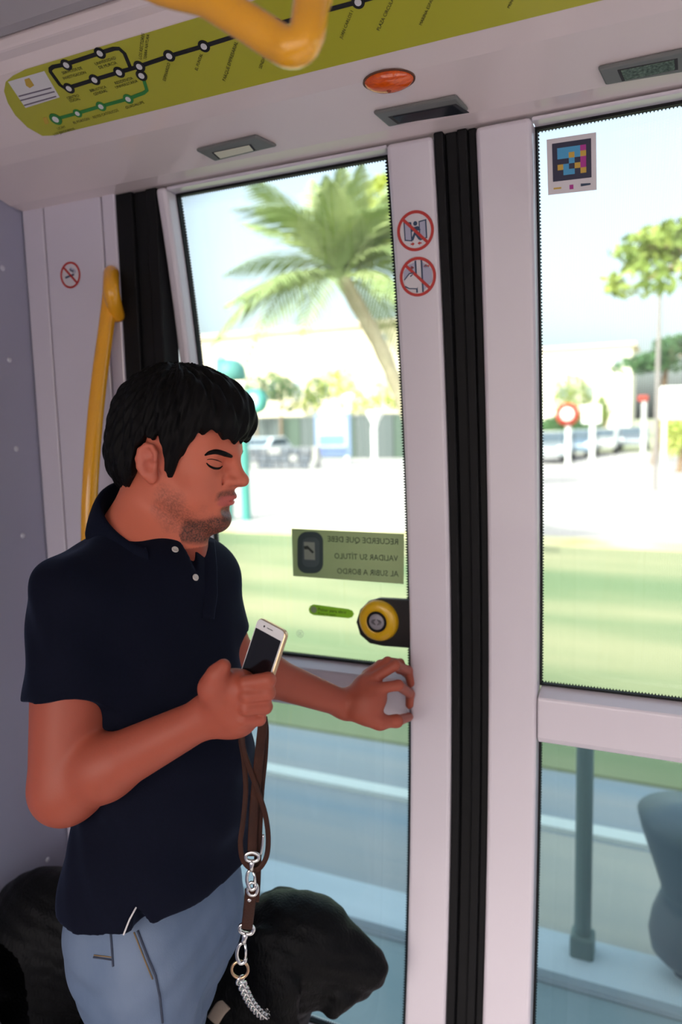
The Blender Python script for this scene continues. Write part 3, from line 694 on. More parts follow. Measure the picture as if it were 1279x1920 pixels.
for s in (-1, 1): SB(hell((.099,s*.030,.012), (.016,.021,.0125)), .016)      # sockets
for s in (-1, 1): U(hell((.0755,s*.031,.0095), (.0135,.0170,.0118)), .005)   # lowered eyelids
U(hcap((.092,0,.022), (.115,0,-.015), .0078, .0100), .014)                   # nose bridge
U(hell((.1155,0,-.0185), (.0110,.0100,.0092)), .008)
for s in (-1, 1): U(hell((.1000,s*.0125,-.0215), (.0125,.0078,.0080)), .006); SB(hell((.1065,s*.0068,-.0290), (.0058,.0036,.0045)), .002); SB(hcap((.094,s*.0235,-.012), (.089,s*.0235,-.030), .0022, .0022), .006)
U(hcap((.105,0,-.024), (.098,0,-.034), .0055), .008)
for s in (-1, 1):
    U(hcap((.1035,s*.004,-.0485), (.083,s*.024,-.0545), .0062, .0035), .005) # upper lip
    U(hcap((.1005,s*.003,-.0600), (.083,s*.022,-.0560), .0066, .0035), .005) # lower lip
SB(hcap((.108,0,-.0545), (.108,0,-.0546), .0018), .004)
for s in (-1, 1): SB(hcap((.109,0,-.0543), (.084,s*.026,-.0560), .0018, .0012), .003)
SB(hell((.101,0,-.0765), (.010,.020,.0065)), .01)                            # labiomental fold
# ears
for s in (-1, 1):
    Re = rotz(-s*R(22))@roty(R(-12))
    U(ell(H.p(-.014,s*.0795,.002), (.0160,.0065,.027), H.R@Re), .006)
    U(ell(H.p(-.006,s*.078,-.020), (.009,.0060,.011), H.R@Re), .006)
    ring = [(.000,.008),(-.001,.020),(-.008,.028),(-.018,.028),(-.027,.019),(-.029,.005),(-.025,-.008),(-.016,-.019)]
    for a, b in zip(ring[:-1], ring[1:]):
        U(hcap((a[0],s*(.0835+.010*(-a[0]-.0)*.35),a[1]), (b[0],s*(.0835+.010*(-b[0])*.35),b[1]), .0042), .003)
    SB(ell(H.p(-.008,s*.0870,-.002), (.0085,.0095,.0110), H.R@Re), .003)
    SB(ell(H.p(-.015,s*.0900,.013), (.0080,.0062,.0085), H.R@Re), .004)
# neck and trunk
U(cap(H.p(-.022,0,-.02), neck_b, .054, .060), .03)
U(cap(H.p(.028,0,-.075), neck_b+BF*.035-BZ*.02, .030, .040), .04)
U(cap(dep(347,1005,1.225), dep(366,1075,1.200), .028, .026), .03)      # throat and breastbone
chest = dep(282, 1180, 1.215); belly = dep(318, 1440, 1.200); hip = dep(298, 1690, 1.205)
TR = [(dep(275,1095,1.215), (.098,.165,.085)), (chest, (.112,.160,.115)), (dep(300,1310,1.205), (.112,.150,.12)), (belly, (.118,.150,.12)), (dep(312,1570,1.20), (.116,.150,.12)), (hip, (.112,.155,.11))]
TILT = BR@roty(R(4))
for c, r in TR: U(ell(c, np.array(r)-.018, TILT), .04)
ns, fs = dep(142,1128,1.105), dep(370,1108,1.290)          # shoulder joints
ne, nw = dep(122,1478,1.065), dep(398,1338,1.000)           # near elbow, wrist
fe, fw = dep(430,1240,1.300), dep(652,1322,1.385)
U(cap(neck_b-BZ*.02, ns+np.array([0,0,.012]), .050, .045), .05); U(cap(neck_b-BZ*.02, fs+np.array([0,0,.012]), .050, .042), .05)
def arm(sh, el, wr, r):
    U(cap(sh, el, r[0], r[1]), .04); mid = el+(wr-el)*.28
    U(cap(sh+(el-sh)*.45, el+(sh-el)*.1, r[1]*1.08, r[1]*.95), .02)
    U(cap(el, mid, r[1]*.93, r[2]), .015); U(cap(mid, wr, r[2], r[3]), .02)
arm(ns, ne, nw, (.056, .0475, .0425, .0255)); arm(fs, fe, fw, (.052, .043, .0375, .024))
U(ell(ne+np.array([0,0,-.004]), (.044,.044,.044)), .02)
# near (right) hand: fist round the phone, back of the hand to us
def chain(pts, rs, k=.006, pre=None):
    for (a, b), (ra, rb) in zip(zip(pts[:-1], pts[1:]), zip(rs[:-1], rs[1:])): U(cap(a, b, ra, rb), k)
hn1 = dep(432,1318,.985)
U(cap(nw, dep(430,1325,.990), .027, .034, n=AW, s=.72), .02)
U(cap(dep(428,1300,.985), dep(432,1345,.990), .030, .027, n=AW, s=.62), .02)
U(cap(dep(455,1290,.975), dep(452,1345,.980), .021, .020), .02)
NF = [((462,1281,.957),(503,1275,.956),(503,1281,.992),(466,1290,1.012),.0096), ((464,1304,.954),(502,1299,.960),(494,1303,1.006),(462,1310,1.012),.0097),
      ((462,1328,.957),(497,1325,.966),(488,1328,1.008),(458,1332,1.012),.0094), ((456,1350,.965),(486,1348,.975),(478,1350,1.010),(452,1352,1.014),.0086)]
for a, b, c_, d_, r in NF: chain([dep(*q) for q in (a, b, c_, d_)], [r*1.08, r*1.04, r*.93, r*.86], .0035)
chain([dep(415,1322,.985), dep(402,1290,.968), dep(407,1266,.960), dep(419,1249,.958)], [.020, .0165, .0125, .0098], .010)
U(cap(dep(405,1292,.975), dep(440,1295,.978), .018, .018), .02)              # web between thumb and palm
# far (left) hand with the fingertips on the door frame
def tipT(x, y, o=.007): p = wall(x, y); return float(np.dot(p-CAM, AW))-o
U(cap(fw, dep(690,1305,1.378), .0255, .033, n=AU*.5-AW*.85, s=.66), .02)
U(cap(dep(683,1312,1.372), dep(690,1288,1.392), .026, .026), .02)
FF = [((699,1292,1.368),(747,1285,1.372),(769,1301),(768,1322),.0098), ((697,1274,1.384),(741,1247,1.386),(765,1257),(770,1281),.0100), ((692,1266,1.398),(727,1241,1.398),(750,1243),(759,1262),.0094), ((687,1264,1.408),(713,1246,1.405),(736,1245),(748,1258),.0084)]
for i, (a, b, c_, d_, r) in enumerate(FF):
    chain([dep(*a), dep(*b), dep(*c_, tipT(*c_, .014)), dep(*d_, tipT(*d_, .006))], [r*1.1, r, r*.92, r*.82], .005)
chain([dep(672,1335,1.368), dep(712,1354,1.362), dep(744,1352,1.374), dep(767,1344,tipT(767,1344))], [.019, .0135, .0105, .0088], .010)
U(cap(dep(690,1335,1.366), dep(700,1310,1.372), .018, .018), .02)
# legs
nh, fh = dep(252,1735,1.145), dep(352,1725,1.275)
def leg(h_, kn, an, toe, r):
    U(cap(h_, kn, r[0], r[1]), .05); U(cap(kn, an, r[1]*.95, r[2]), .03); U(cap(an-BZ*.02, toe, .036, .028), .02)
nk = np.array([nh[0]+.035, nh[1]-.004, .45]); na = np.array([nk[0]-.03, nk[1]+.01, .09]); fk = np.array([fh[0]-.100, fh[1]-.025, .46]); fa = np.array([fk[0]-.06, fk[1]+.0, .09])
leg(nh, nk, na, na+BF*.15-BZ*.05, (.070, .048, .036)); leg(fh, fk, fa, fa+BF*.15-BZ*.05, (.068, .048, .036))

def skin_color(V):
    q = H.loc(V.astype(np.float32)); x, y, z = q[:, 0], np.abs(q[:, 1]), q[:, 2]
    base = np.where((V[:, 2] > 1.43)[:, None], np.array([.64,.165,.095]), np.array([.37,.083,.048]))  # face painted lighter than the arms for the window light on it
    def mixc(m_, c): 
        nonlocal base
        m_ = np.clip(m_, 0, 1)[:, None]; base = base*(1-m_)+np.array(c)*m_
    bump_ = lambda cx, cy, cz, r: np.clip(1.3-np.sqrt((x-cx)**2+(y-cy)**2+(z-cz)**2)/r, 0, 1)
    isface = (x > -.05) & (z > -.14) & (z < .12) & (y < .11)
    n1 = np.random.default_rng(3).uniform(-1, 1, len(V)); n2 = np.sin(V[:, 0]*90+1)*np.sin(V[:, 1]*80)*np.sin(V[:, 2]*110+.5)
    mixc(.45*bump_(.105,.006,-.02,.022)*isface, (.50,.14,.10)); mixc(.5*bump_(-.01,.085,.005,.035)*isface, (.55,.15,.11)); mixc(.35*bump_(.06,.045,-.02,.03)*isface, (.52,.17,.12))
    dark = (.045,.026,.02); soft = lambda P_, w_: np.clip(1-in_poly_sd(x, z, P_).clip(0, w_)/w_, 0, 1)
    mixc(.40*soft([(.012,-.040),(.034,-.046),(.050,-.072),(.060,-.088),(.030,-.092),(.008,-.070)], .016)*(.75+.5*n1+.4*n2)*isface, dark)          # jaw stubble
    mixc(.16*soft([(.03,-.06),(.07,-.075),(.10,-.07),(.10,-.10),(.03,-.10)], .014)*(.8+.5*n1)*isface, dark)
    mixc(.82*soft([(.050,-.086),(.074,-.083),(.090,-.076),(.115,-.076),(.115,-.12),(.045,-.115)], .007)*(y < .056)*(.92+.3*n1)*isface, dark)       # goatee along the chin
    mixc(.75*soft([(.093,-.060),(.115,-.058),(.115,-.08),(.090,-.08)], .005)*np.clip((.022-y)/.006, 0, 1)*(.9+.3*n1)*isface, dark)                # soul patch
    mixc(.72*soft([(.079,-.0445),(.087,-.036),(.097,-.0305),(.115,-.0290),(.115,-.0365),(.101,-.0375),(.086,-.0455)], .004)*np.clip((.036-y)/.006, 0, 1)*(.9+.3*n1)*isface, dark)
    mixc(.30*bump_(.068,.040,-.057,.010)*(.7+.6*n1)*isface, dark)
    mixc(.80*soft([(.079,-.0480),(.090,-.0425),(.100,-.0385),(.115,-.0375),(.115,-.0555),(.092,-.0530)], .003)*np.clip((.031-y)/.005, 0, 1), (.52,.11,.10))
    lid = ((np.abs(z-.0085-.25*(y-.03)**2*30) < .0016) & (x > .066) & (y > .016) & (y < .046)); mixc(.0*lid, dark)
    arms = V[:, 2] < 1.42
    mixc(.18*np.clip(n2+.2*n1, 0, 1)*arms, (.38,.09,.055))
    return base
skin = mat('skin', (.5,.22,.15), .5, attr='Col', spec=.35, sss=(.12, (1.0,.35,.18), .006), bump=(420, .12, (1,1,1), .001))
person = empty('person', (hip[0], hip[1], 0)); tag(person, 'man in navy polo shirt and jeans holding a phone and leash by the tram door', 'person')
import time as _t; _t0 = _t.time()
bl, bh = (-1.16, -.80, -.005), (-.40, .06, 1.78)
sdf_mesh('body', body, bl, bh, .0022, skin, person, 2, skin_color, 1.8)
print('body', _t.time()-_t0)

# hair, brows and lashes
hairp = [(-.135,-.062),(-.052,-.058),(-.040,-.020),(-.034,.018),(-.022,.040),(.004,.042),(.013,.020),(.013,-.012),(.024,-.018),(.034,.008),(.045,.038),(.060,.060),(.078,.070),(.092,.058),(.104,.052),(.135,.060),(.14,.20),(-.14,.20)]
def hair_f(p, d):
    q = H.loc(p); x, y, z = q[..., 0], q[..., 1], q[..., 2]
    # locks: ridges that run from the crown outwards
    a = np.arctan2(y, x+.02); e = np.arctan2(z-.05, np.sqrt((x+.02)**2+y*y)+1e-6)
    rid = .0020*np.sin(a*26+e*7)+.0015*np.sin(a*47-e*11+1)+.0022*np.sin(a*9+e*5+2)
    d = d+rid
    z2 = z+.0035*np.sin(a*30+1)+.0025*np.sin(a*57)            # ragged lower edge
    return -smin(-d, -in_poly_sd(x, z2, hairp), .006)
hair = [('u', hell((-.006,0,.050), (.116,.0905,.110)), 0), ('u', hell((-.030,0,.010), (.092,.085,.085)), .02), ('u', hell((.045,0,.098), (.068,.066,.050)), .03), ('u', hell((.083,-.01,.082), (.034,.052,.030)), .02), ('f', hair_f, 0)]
for s in (-1, 1): hair.append(('s', ell(H.p(-.014,s*.090,.000), (.022,.022,.034), H.R), .004))
hairm = mat('black hair', (.004,.0035,.004), .6, spec=.12, bump=(160, .5, (1,1,.25), .003))
sdf_mesh('hair', hair, H.o-.17, H.o+.2, .0021, hairm, person, 1, None, 3.0)
def facing(name, pxs, rs, lift):
    """a hairy ridge laid on the near side of the face, and its mirror image on the far side"""
    pts = [march(body, *q, t=1.0, off=lift) for q in pxs]; loc_ = [H.R.T@(p-H.o) for p in pts]
    for sgn in (1, -1):
        L_ = [H.p(q[0], q[1]*sgn, q[2]) for q in loc_]; bm = bmesh.new(); cp_ = catmull(L_, 5); rr = np.interp(np.linspace(0, len(rs)-1, len(cp_)), range(len(rs)), rs)
        tube(bm, cp_, list(rr), 8); obj(name, bm, hairm, person, smooth=True)
facing('eyebrow', ((384,854), (393,849), (406,847), (421,851), (434,856)), (.0010, .0034, .0042, .0044, .0026), -.0008)
facing('eyelash', ((387,868), (393,874), (402,878), (411,878), (417,874)), (.0008, .0017, .0020, .0018, .0008), -.0004)
facing('eyelid_crease', ((388,862), (397,861), (407,863), (416,867)), (.0003, .0007, .0007, .0003), -.0002)
print('hair', _t.time()-_t0)

# polo shirt
shirt = []
W = lambda prim, k=.03: shirt.append(('u', prim, k))
for c, r in TR+[(hip-BZ*.075-BF*.004, (.123,.168,.125))]: W(ell(c, np.array(r)+.004, TILT), .055)
W(cap(nh+BZ*.06, nh-BZ*.06, .092, .096), .05); W(ell(neck_b-BF*.030-BZ*.050, (.078,.105,.060), BR), .04); W(cap(neck_b-BZ*.035, ns+np.array([0,0,.010]), .044, .052), .05); W(cap(neck_b-BZ*.035, fs+np.array([0,0,.008]), .044, .050), .05)
sl_n = ns+(ne-ns)*.535; sl_f = fs+(fe-fs)*.70
shirt2 = [('u', cap(ns, sl_n+(ne-ns)*.1, .0655, .0670), 0), ('u', cap(fs, sl_f+(fe-fs)*.12, .060, .056), 0)]
def fold(p, d):
    return d+.0030*np.sin(p[..., 2]*52+p[..., 0]*38+p[..., 1]*20)*np.sin(p[..., 0]*21-p[..., 2]*9+1)+.0022*np.sin(p[..., 2]*23-p[..., 1]*41+p[..., 0]*12)+.0012*np.sin(p[..., 0]*90+p[..., 2]*66)
cutn = half(sl_n, ne-ns); cutf = half(sl_f, fe-fs)
def sleeves(p, d):
    a = np.maximum(shirt2[0][1][0](p), cutn[0](p)); b = np.maximum(shirt2[1][1][0](p), cutf[0](p))
    return smin(smin(d, a, .035), b, .03)
shirt.append(('f', sleeves, 0)); shirt.append(('f', fold, 0))
# hem, tail vent, neck opening
hem_n = np.array([0,0,-1.0])+BF*.0
hz = float(dep(255,1760,1.11)[2])
def hemf(p, d):
    a = (p-A3(hip))@A3(BF); s_ = (p-A3(hip))@A3(BS)
    hzz = hz+.045+.03*np.clip(s_+.150, 0, .15)+.10*np.clip(np.abs(a)-.02, 0, .1)
    return np.maximum(d, hzz-p[..., 2])
shirt.append(('f', hemf, 0))
shirt.append(('s', cap(neck_b-BF*.012+BZ*.14, neck_b+BF*.004-BZ*.028, .066, .060), .006))
n0_, n1_ = march(shirt, 349, 1012), march(shirt, 369, 1072); shirt.append(('s', cap(n0_+(n0_-n1_)*.25, n1_, .0125, .0015, n=AW, s=2.6), .002))     # open placket
v0, v1 = march(shirt, 255, 1700), march(shirt, 264, 1744)
shirt.append(('s', cap(v0, v1+(v1-v0)*.6, .0012, .020, n=AW, s=2.6), .0))
navy = mat('navy pique', (.0048,.0060,.0145), .85, noise=(300, (.004,.005,.012)), spec=.08, bump=(1100, .35, (1,1,1), .0006))
_b = navy.node_tree.nodes['Principled BSDF']; _b.inputs['Sheen Weight'].default_value = .12; _b.inputs['Sheen Roughness'].default_value = .35; _b.inputs['Sheen Tint'].default_value = (.35,.5,.9,1)
so = sdf_mesh('polo_shirt', shirt, (-1.14,-.80,.60), (-.48,.03,1.56), .0034, navy, person, 2)
print('shirt', _t.time()-_t0)
# collar: a folded band that rises at the nape and opens at the throat
nd_ = H.p(-.022,0,-.02)-neck_b; nd_ = nd_/nd_[2]
V = []; Fc = []; NPH = 44
prof = [(-.002,-.012,0), (.0,.016,0), (.002,.030,0), (.008,.034,1), (.016,.026,1), (.025,.006,1), (.034,-.024,1), (.030,-.025,1), (.018,.004,1), (.010,.022,1)]
for i in range(NPH+1):
    ph = R(26)+(2*math.pi-R(52))*i/NPH; cph = math.cos(ph); rad = BF*math.cos(ph)*.067+BS*math.sin(ph)*.068; rn = rad/np.linalg.norm(rad)
    tip = max(0, (abs(cph)-.55)/.45) if cph > 0 else 0
    zo_ = .016-.044*cph-.014*max(cph, 0); base_c = neck_b-BF*.002+nd_*zo_ + rad + BF*(.026*max(cph, 0))
    for a, b, o_ in prof: V.append(base_c+rn*(a*(1+.5*tip))+BZ*(b-(.020*tip*o_ if b < .01 else 0)))
m_ = len(prof)
for i in range(NPH):
    for k in range(m_): Fc.append((i*m_+k, i*m_+(k+1) % m_, (i+1)*m_+(k+1) % m_, (i+1)*m_+k))
Fc.append(tuple(range(m_))); Fc.append(tuple(range(NPH*m_, NPH*m_+m_))[::-1])
co = np_obj('collar', V, Fc, mat('navy collar rib', (.0055,.0075,.018), .8, spec=.08, bump=(500, .4)), so); sb = co.modifiers.new('subd', 'SUBSURF'); sb.levels = sb.render_levels = 1
# placket edge, buttons, vent tape, sleeve hem
def along(ops, pts, off=.001, n=5):
    out = []
    for (a, b) in zip(pts[:-1], pts[1:]):
        for k in range(n): out.append(march(ops, a[0]+(b[0]-a[0])*k/n, a[1]+(b[1]-a[1])*k/n, off=off))
    out.append(march(ops, *pts[-1], off=off)); return out
pl = along(shirt, ((388,1010), (394,1060), (396,1110), (390,1160)), .0022, 6)
bm = bmesh.new(); tube(bm, pl, .003, 8, flat=(.013,.0016), up=BS); obj('placket', bm, navy, so, smooth=True)
butm = mat('button shell', (.55,.50,.46), .3)
def button(x, y, lift=.0012, nrm=None):
    p = march(shirt, x, y, off=lift); nn_ = normal(shirt, p) if nrm is None else nrm
    lathe('button', p, nn_, ((.0052,0), (.0056,.0012), (.0050,.0026), (.0038,.0026), (.0032,.0016), (.0005,.0016)), butm, so, 20)
button(328,1031,.012); button(366,1083)
bm = bmesh.new(); tube(bm, along(shirt, ((255,1702), (243,1724), (232,1752)), .001, 3), .0015, 8, flat=(.0022,.0012), up=-AW); obj('vent_tape', bm, mat('white tape', (.62,.60,.60), .7), so)

# jeans and shoes
jeans = []
J = lambda prim, k=.04: jeans.append(('u', prim, k))
J(ell(hip+BZ*.01, np.array(TR[-1][1])-.006, TILT), .05); J(ell(hip-BZ*.06-BF*.006, (.108,.150,.11), BR), .045)
J(cap(nh, nk, .085, .072), .04); J(cap(nk, na+BZ*.01, .068, .062), .03); J(cap(fh, fk, .088, .070), .03); J(cap(fk, fa+BZ*.01, .068, .062), .03)
def jf(p, d):
    d = d+.0022*np.sin(p[..., 2]*58+p[..., 0]*35+1)*np.sin(p[..., 0]*30+p[..., 2]*14)+.0014*np.sin(p[..., 2]*110-p[..., 1]*60)
    return np.maximum(np.maximum(d, p[..., 2]-float(hip[2])-.09), .045-p[..., 2])
jeans.append(('f', jf, 0))
denim = mat('washed denim', (.105,.150,.235), .85, noise=(9, (.17,.22,.31), (1,1,.5)), bump=(900, .4, (1,1,.3), .0006), spec=.2)
jo = sdf_mesh('jeans', jeans, (-1.2,-.78,.03), (-.55,-.02,1.0), .0046, denim, person, 2)
seam = mat('dark denim seam', (.035,.045,.075), .9); thr = mat('tan thread', (.20,.13,.06), .8)
def seamline(pts, r=.0022, m_=seam, nm='seam'):
    bm = bmesh.new(); tube(bm, along(jeans, pts, .0004, 4), r, 8); obj(nm, bm, m_, jo, smooth=True)
seamline(((258,1745), (275,1790), (292,1830), (300,1870), (305,1918)), .0017)
seamline(((251,1748), (268,1792), (286,1836)), .0010, thr, 'stitching')
seamline(((206,1735), (209,1770), (212,1812)), .0015); seamline(((175,1795), (192,1797), (211,1800)), .0013); seamline(((176,1791), (193,1793), (210,1795)), .0009, thr, 'stitching')
for an in (na, fa):
    sh = [('u', cap(an-BZ*.045-BF*.05, an+BF*.10-BZ*.045, .044, .046, n=BS, s=.85), 0), ('u', cap(an+BF*.10-BZ*.05, an+BF*.165-BZ*.055, .042, .034), .03), ('u', cap(an-BF*.02, an-BZ*.03, .05, .05), .03), ('i', half((0,0,.002), (0,0,-1)), .0)]
    sdf_mesh('shoe', sh, an-np.array([.25,.25,.1]), an+np.array([.3,.25,.12]), .006, mat('dark shoe leather', (.03,.028,.03), .5), person, 2)
print('man', _t.time()-_t0)

# ------------------------------------------------------------------ phone in the near hand
ph_t = empty('smartphone', dep(480,1220,.975)); tag(ph_t, 'white and gold smartphone with a dark screen in the man\'s hand', 'phone')
pTL, pTR = dep(484,1156,.992), dep(537,1184,.958)
eu = pTR-pTL; wid = np.linalg.norm(eu); eu /= wid
pBL = dep(430,1268,1.005); ev_ = pTL-pBL; ev_ -= eu*np.dot(ev_, eu); ev_ /= np.linalg.norm(ev_); en = np.cross(eu, ev_)
if np.dot(en, AW) > 0: en = -en
PW, PL, PT = .0665, .117, .0075
wsc = wid/PW
def ppt(u, v, h=0.0): return pTL+eu*(u*wid)-ev_*(v*PL)+en*h
def prect(u0, v0, u1, v1, r, h, n=5):
    ru, rv_ = r/wid, r/PL; out = []
    for cx, cy, a in ((u1-ru, v1-rv_, 0), (u0+ru, v1-rv_, 90), (u0+ru, v0+rv_, 180), (u1-ru, v0+rv_, 270)):
        for k in range(n+1): out.append(ppt(cx+ru*math.cos(R(a+90*k/n)), cy+rv_*math.sin(R(a+90*k/n)), h))
    return out
bm = bmesh.new(); prism(bm, prect(0,0,1,1,.0085,-PT), en*PT*.92); obj('case', bm, mat('gold aluminium', (.70,.50,.30), .28, metal=.9), ph_t, bevel=.0015)
bm = bmesh.new(); prism(bm, prect(.025,.012,.975,.988,.007,-PT*.1), en*.0011); obj('front_glass', bm, mat('white phone glass', (.80,.78,.78), .12, coat=.5), ph_t)
bm = bmesh.new(); prism(bm, prect(.055,.125,.945,.875,.0006,.0004), en*.0004); obj('screen', bm, mat('dark screen', (.004,.004,.006), .10), ph_t)
bm = bmesh.new(); prism(bm, prect(.40,.062,.60,.070,.0004,.0004), en*.0003); obj('earpiece', bm, mat('dark mesh', (.03,.03,.03), .6), ph_t)
bm = bmesh.new(); prism(bm, ring_pts(ppt(.30,.066,.0004), .0014, .0014, eu, ev_, 12), en*.0003); obj('front_camera', bm, mat('dark screen'), ph_t)

# ------------------------------------------------------------------ leash
ls = empty('dog_leash', dep(480,1360,.99)); tag(ls, 'brown leather leash with steel clips hanging from the man\'s hand', 'leash')
lea = mat('brown leather', (.040,.012,.006), .55, spec=.2, noise=(40, (.026,.008,.005)), bump=(300, .3))
def strap(pts, wd, th, nm='strap', n=6):
    bm = bmesh.new(); tube(bm, catmull([dep(*q) for q in pts], n), .005, 12, flat=(wd, th), up=AR); return obj(nm, bm, lea, ls, smooth=True)
strap(((462,1345,1.0), (452,1382,1.0), (457,1420,1.005), (461,1480,1.01), (456,1540,1.01), (451,1580,1.01), (456,1612,1.01), (472,1629,1.01), (487,1627,1.01), (500,1605,1.01), (503,1570,1.01), (498,1530,1.008), (486,1490,1.005), (468,1440,1.0), (457,1405,.997), (455,1375,.995), (463,1340,1.0)), .0036, .0022, 'loop')
strap(((478,1350,1.004), (490,1343,1.0), (497,1365,1.0), (495,1420,1.008), (489,1480,1.015), (485,1560,1.02), (482,1650,1.02), (479,1690,1.022)), .0052, .0022)
strap(((486,1352,.992), (493,1350,.990), (486,1420,1.0), (478,1500,1.012), (474,1560,1.014), (473,1604,1.014)), .0066, .0026)
bm = bmesh.new(); tube(bm, catmull([dep(494,1565,1.0), dep(492,1585,1.0), dep(489,1602,1.002)], 4), .0016, 8); obj('keeper_pin', bm, steel, ls, smooth=True)
st = mat('chrome', (.75,.74,.73), .15, metal=1.0)
def wire(pts, r, nm, closed=False, m_=st, parent=ls):
    bm = bmesh.new(); tube(bm, catmull([dep(*q) for q in pts], 5, closed), r, 8, closed=closed); return obj(nm, bm, m_, parent, smooth=True)
def snap(x0, y0, x1, y1, t, nm='snap_hook'):
    a, b = dep(x0, y0, t), dep(x1, y1, t); ax = (b-a); L = np.linalg.norm(ax); ax /= L; sd_ = AR-ax*np.dot(AR, ax); sd_ /= np.linalg.norm(sd_)
    Pq = lambda u, v: a+ax*(u*L)+sd_*(v*L)
    bm = bmesh.new(); tube(bm, catmull([Pq(0,-.18), Pq(-.08,0), Pq(0,.18), Pq(.14,.16), Pq(.18,0), Pq(.14,-.16)], 5, True), L*.055, 8, True); h_ = obj(nm, bm, st, ls, smooth=True)
    bm = bmesh.new(); tube(bm, [Pq(.14,0), Pq(.24,0), Pq(.34,0), Pq(.44,0)], [L*.05, L*.09, L*.065, L*.08], 10); obj('swivel', bm, st, h_, smooth=True)
    bm = bmesh.new(); tube(bm, catmull([Pq(.42,0), Pq(.52,-.10), Pq(.74,-.12), Pq(.92,-.06), Pq(1.0,.03), Pq(.94,.13), Pq(.84,.14)], 5), L*.05, 8); obj('hook', bm, st, h_, smooth=True)
    bm = bmesh.new(); tube(bm, [Pq(.44,.03), Pq(.62,.10), Pq(.85,.14)], L*.035, 8); obj('gate', bm, st, h_, smooth=True)
snap(473, 1603, 470, 1668, 1.01)
wire(((464,1668,1.012), (470,1655,1.012), (480,1658,1.012), (483,1668,1.012), (478,1678,1.012), (468,1677,1.012)), .0022, 'ring', True)
strap(((470,1668,1.014), (469,1690,1.02), (466,1715,1.03), (463,1740,1.04)), .0080, .0026, 'end_tab')
for y in (1687, 1722): lathe('rivet', dep(467.5,y,1.017+.0006*(y-1687)), -AW, ((.003,0), (.0028,.0012), (.001,.0018)), st, ls, 14)
snap(463, 1738, 449, 1806, 1.05)

# ------------------------------------------------------------------ the dog (faces the door, behind the man's legs)
dog = []
D_ = lambda prim, k=.03: dog.append(('u', prim, k))
DT = 1.43
dp = lambda x, y, o=0.0: dep(x, y, DT+o)
dx = np.array([.985, .17, 0]); dx /= np.linalg.norm(dx); dy = np.array([-dx[1], dx[0], 0])
DR = np.stack([dx, dy, BZ], 1)
def dtilt(a): return DR@roty(R(a))
skull = dp(565,1762)
D_(ell(skull, (.092,.070,.076), dtilt(14)), 0)
D_(ell(dp(600,1738), (.060,.056,.048), dtilt(20)), .03)                       # forehead
D_(ell(dp(530,1760), (.070,.066,.068), DR), .03)
muz = [dp(622,1792), dp(668,1806), dp(697,1822)]
D_(cap(muz[0], muz[1], .056, .043), .035); D_(cap(muz[1], muz[2], .043, .030), .02)
D_(cap(dp(660,1768), dp(700,1800), .026, .019), .02)                          # bridge of the nose
D_(ell(dp(711,1811), (.016,.017,.013), DR), .008)                             # nose pad
D_(cap(dp(600,1840), dp(668,1852), .036, .024), .025)                         # lower jaw
for s in (-1, 1): D_(cap(dp(648,1848)+dy*s*.028, dp(632,1872)+dy*s*.028, .026, .017), .02)   # flews
for s in (-1, 1): D_(ell(dp(649,1767)+dy*s*.036, (.012,.012,.011), DR), .006)
for s in (-1, 1):                                                             # hanging ears
    e0_ = dp(510,1730)+dy*s*.062; e1_ = dp(545,1800)+dy*s*.084; e2_ = dp(580,1900)+dy*s*.076
    D_(cap(e0_, e1_, .026, .040, n=dy, s=.42), .02); D_(cap(e1_, e2_, .040, .010, n=dy, s=.40), .015)
w0 = onX(60,1660,-1.22); w0[1] = -.215; w0[2] = .50
sh0 = np.array([-.82, -.190, .49]); rp0 = np.array([-1.225, -.305, .535])
D_(cap(skull-dx*.04-BZ*.02, sh0+BZ*.04, .078, .110), .06)                     # neck
D_(cap(skull-dx*.03-BZ*.09, sh0+dx*.06, .06, .10), .05)
D_(ell(sh0+dx*.02-BZ*.03, (.16,.115,.155), DR), .05)
D_(cap(sh0, rp0, .125, .115, n=dy, s=.88), .05); D_(ell((sh0+rp0)/2+BZ*.015, (.26,.112,.130), DR), .05); D_(ell(rp0+dx*.02+BZ*.015, (.12,.105,.135), DR), .05)
for s in (-1, 1):
    s0 = sh0+dy*s*.07; el_ = s0+np.array([-.03,0,-.20]); D_(cap(s0-BZ*.05, el_, .065, .042), .04); ft = np.array([el_[0]+.015, el_[1], .05]); D_(cap(el_, ft, .040, .026), .02); D_(cap(ft-BZ*.02, ft+dx*.045-BZ*.025, .026, .022), .015)
    r0 = rp0+dy*s*.06; kn_ = r0+np.array([.07,0,-.20]); hk = r0+np.array([-.07,0,-.32]); hf = np.array([hk[0]+.02, hk[1], .04]); D_(cap(r0, kn_, .085, .052), .04); D_(cap(kn_, hk, .048, .028), .02); D_(cap(hk, hf, .027, .024), .015); D_(cap(hf, hf+dx*.055-BZ*.015, .025, .021), .015)
D_(cap(rp0-dx*.06+BZ*.04, rp0-dx*.05+np.array([.0,-.13,-.20]), .032, .016), .03)
def furf(p, d): return d+.0012*np.sin(p[..., 0]*120+4*np.sin(p[..., 2]*40))*np.sin(p[..., 2]*95+3*np.sin(p[..., 0]*33))+.0009*np.sin(p[..., 0]*60+p[..., 2]*210+p[..., 1]*70)
dog.append(('f', furf, 0))
def dog_color(V):
    c = np.tile(np.array([.0065,.0065,.0075]), (len(V), 1)); return c
fur = mat('black fur', (.0035,.0035,.004), .5, spec=.12, bump=(220, .7, (1,1,.4), .003))
dg = empty('dog', (sh0[0], sh0[1], 0)); tag(dg, 'black retriever standing behind the man\'s legs with its head towards the door', 'dog')
db = sdf_mesh('body', dog, (-1.36,-.42,-.0), (-.36,.06,.86), .0044, fur, dg, 2, None, 3.0)
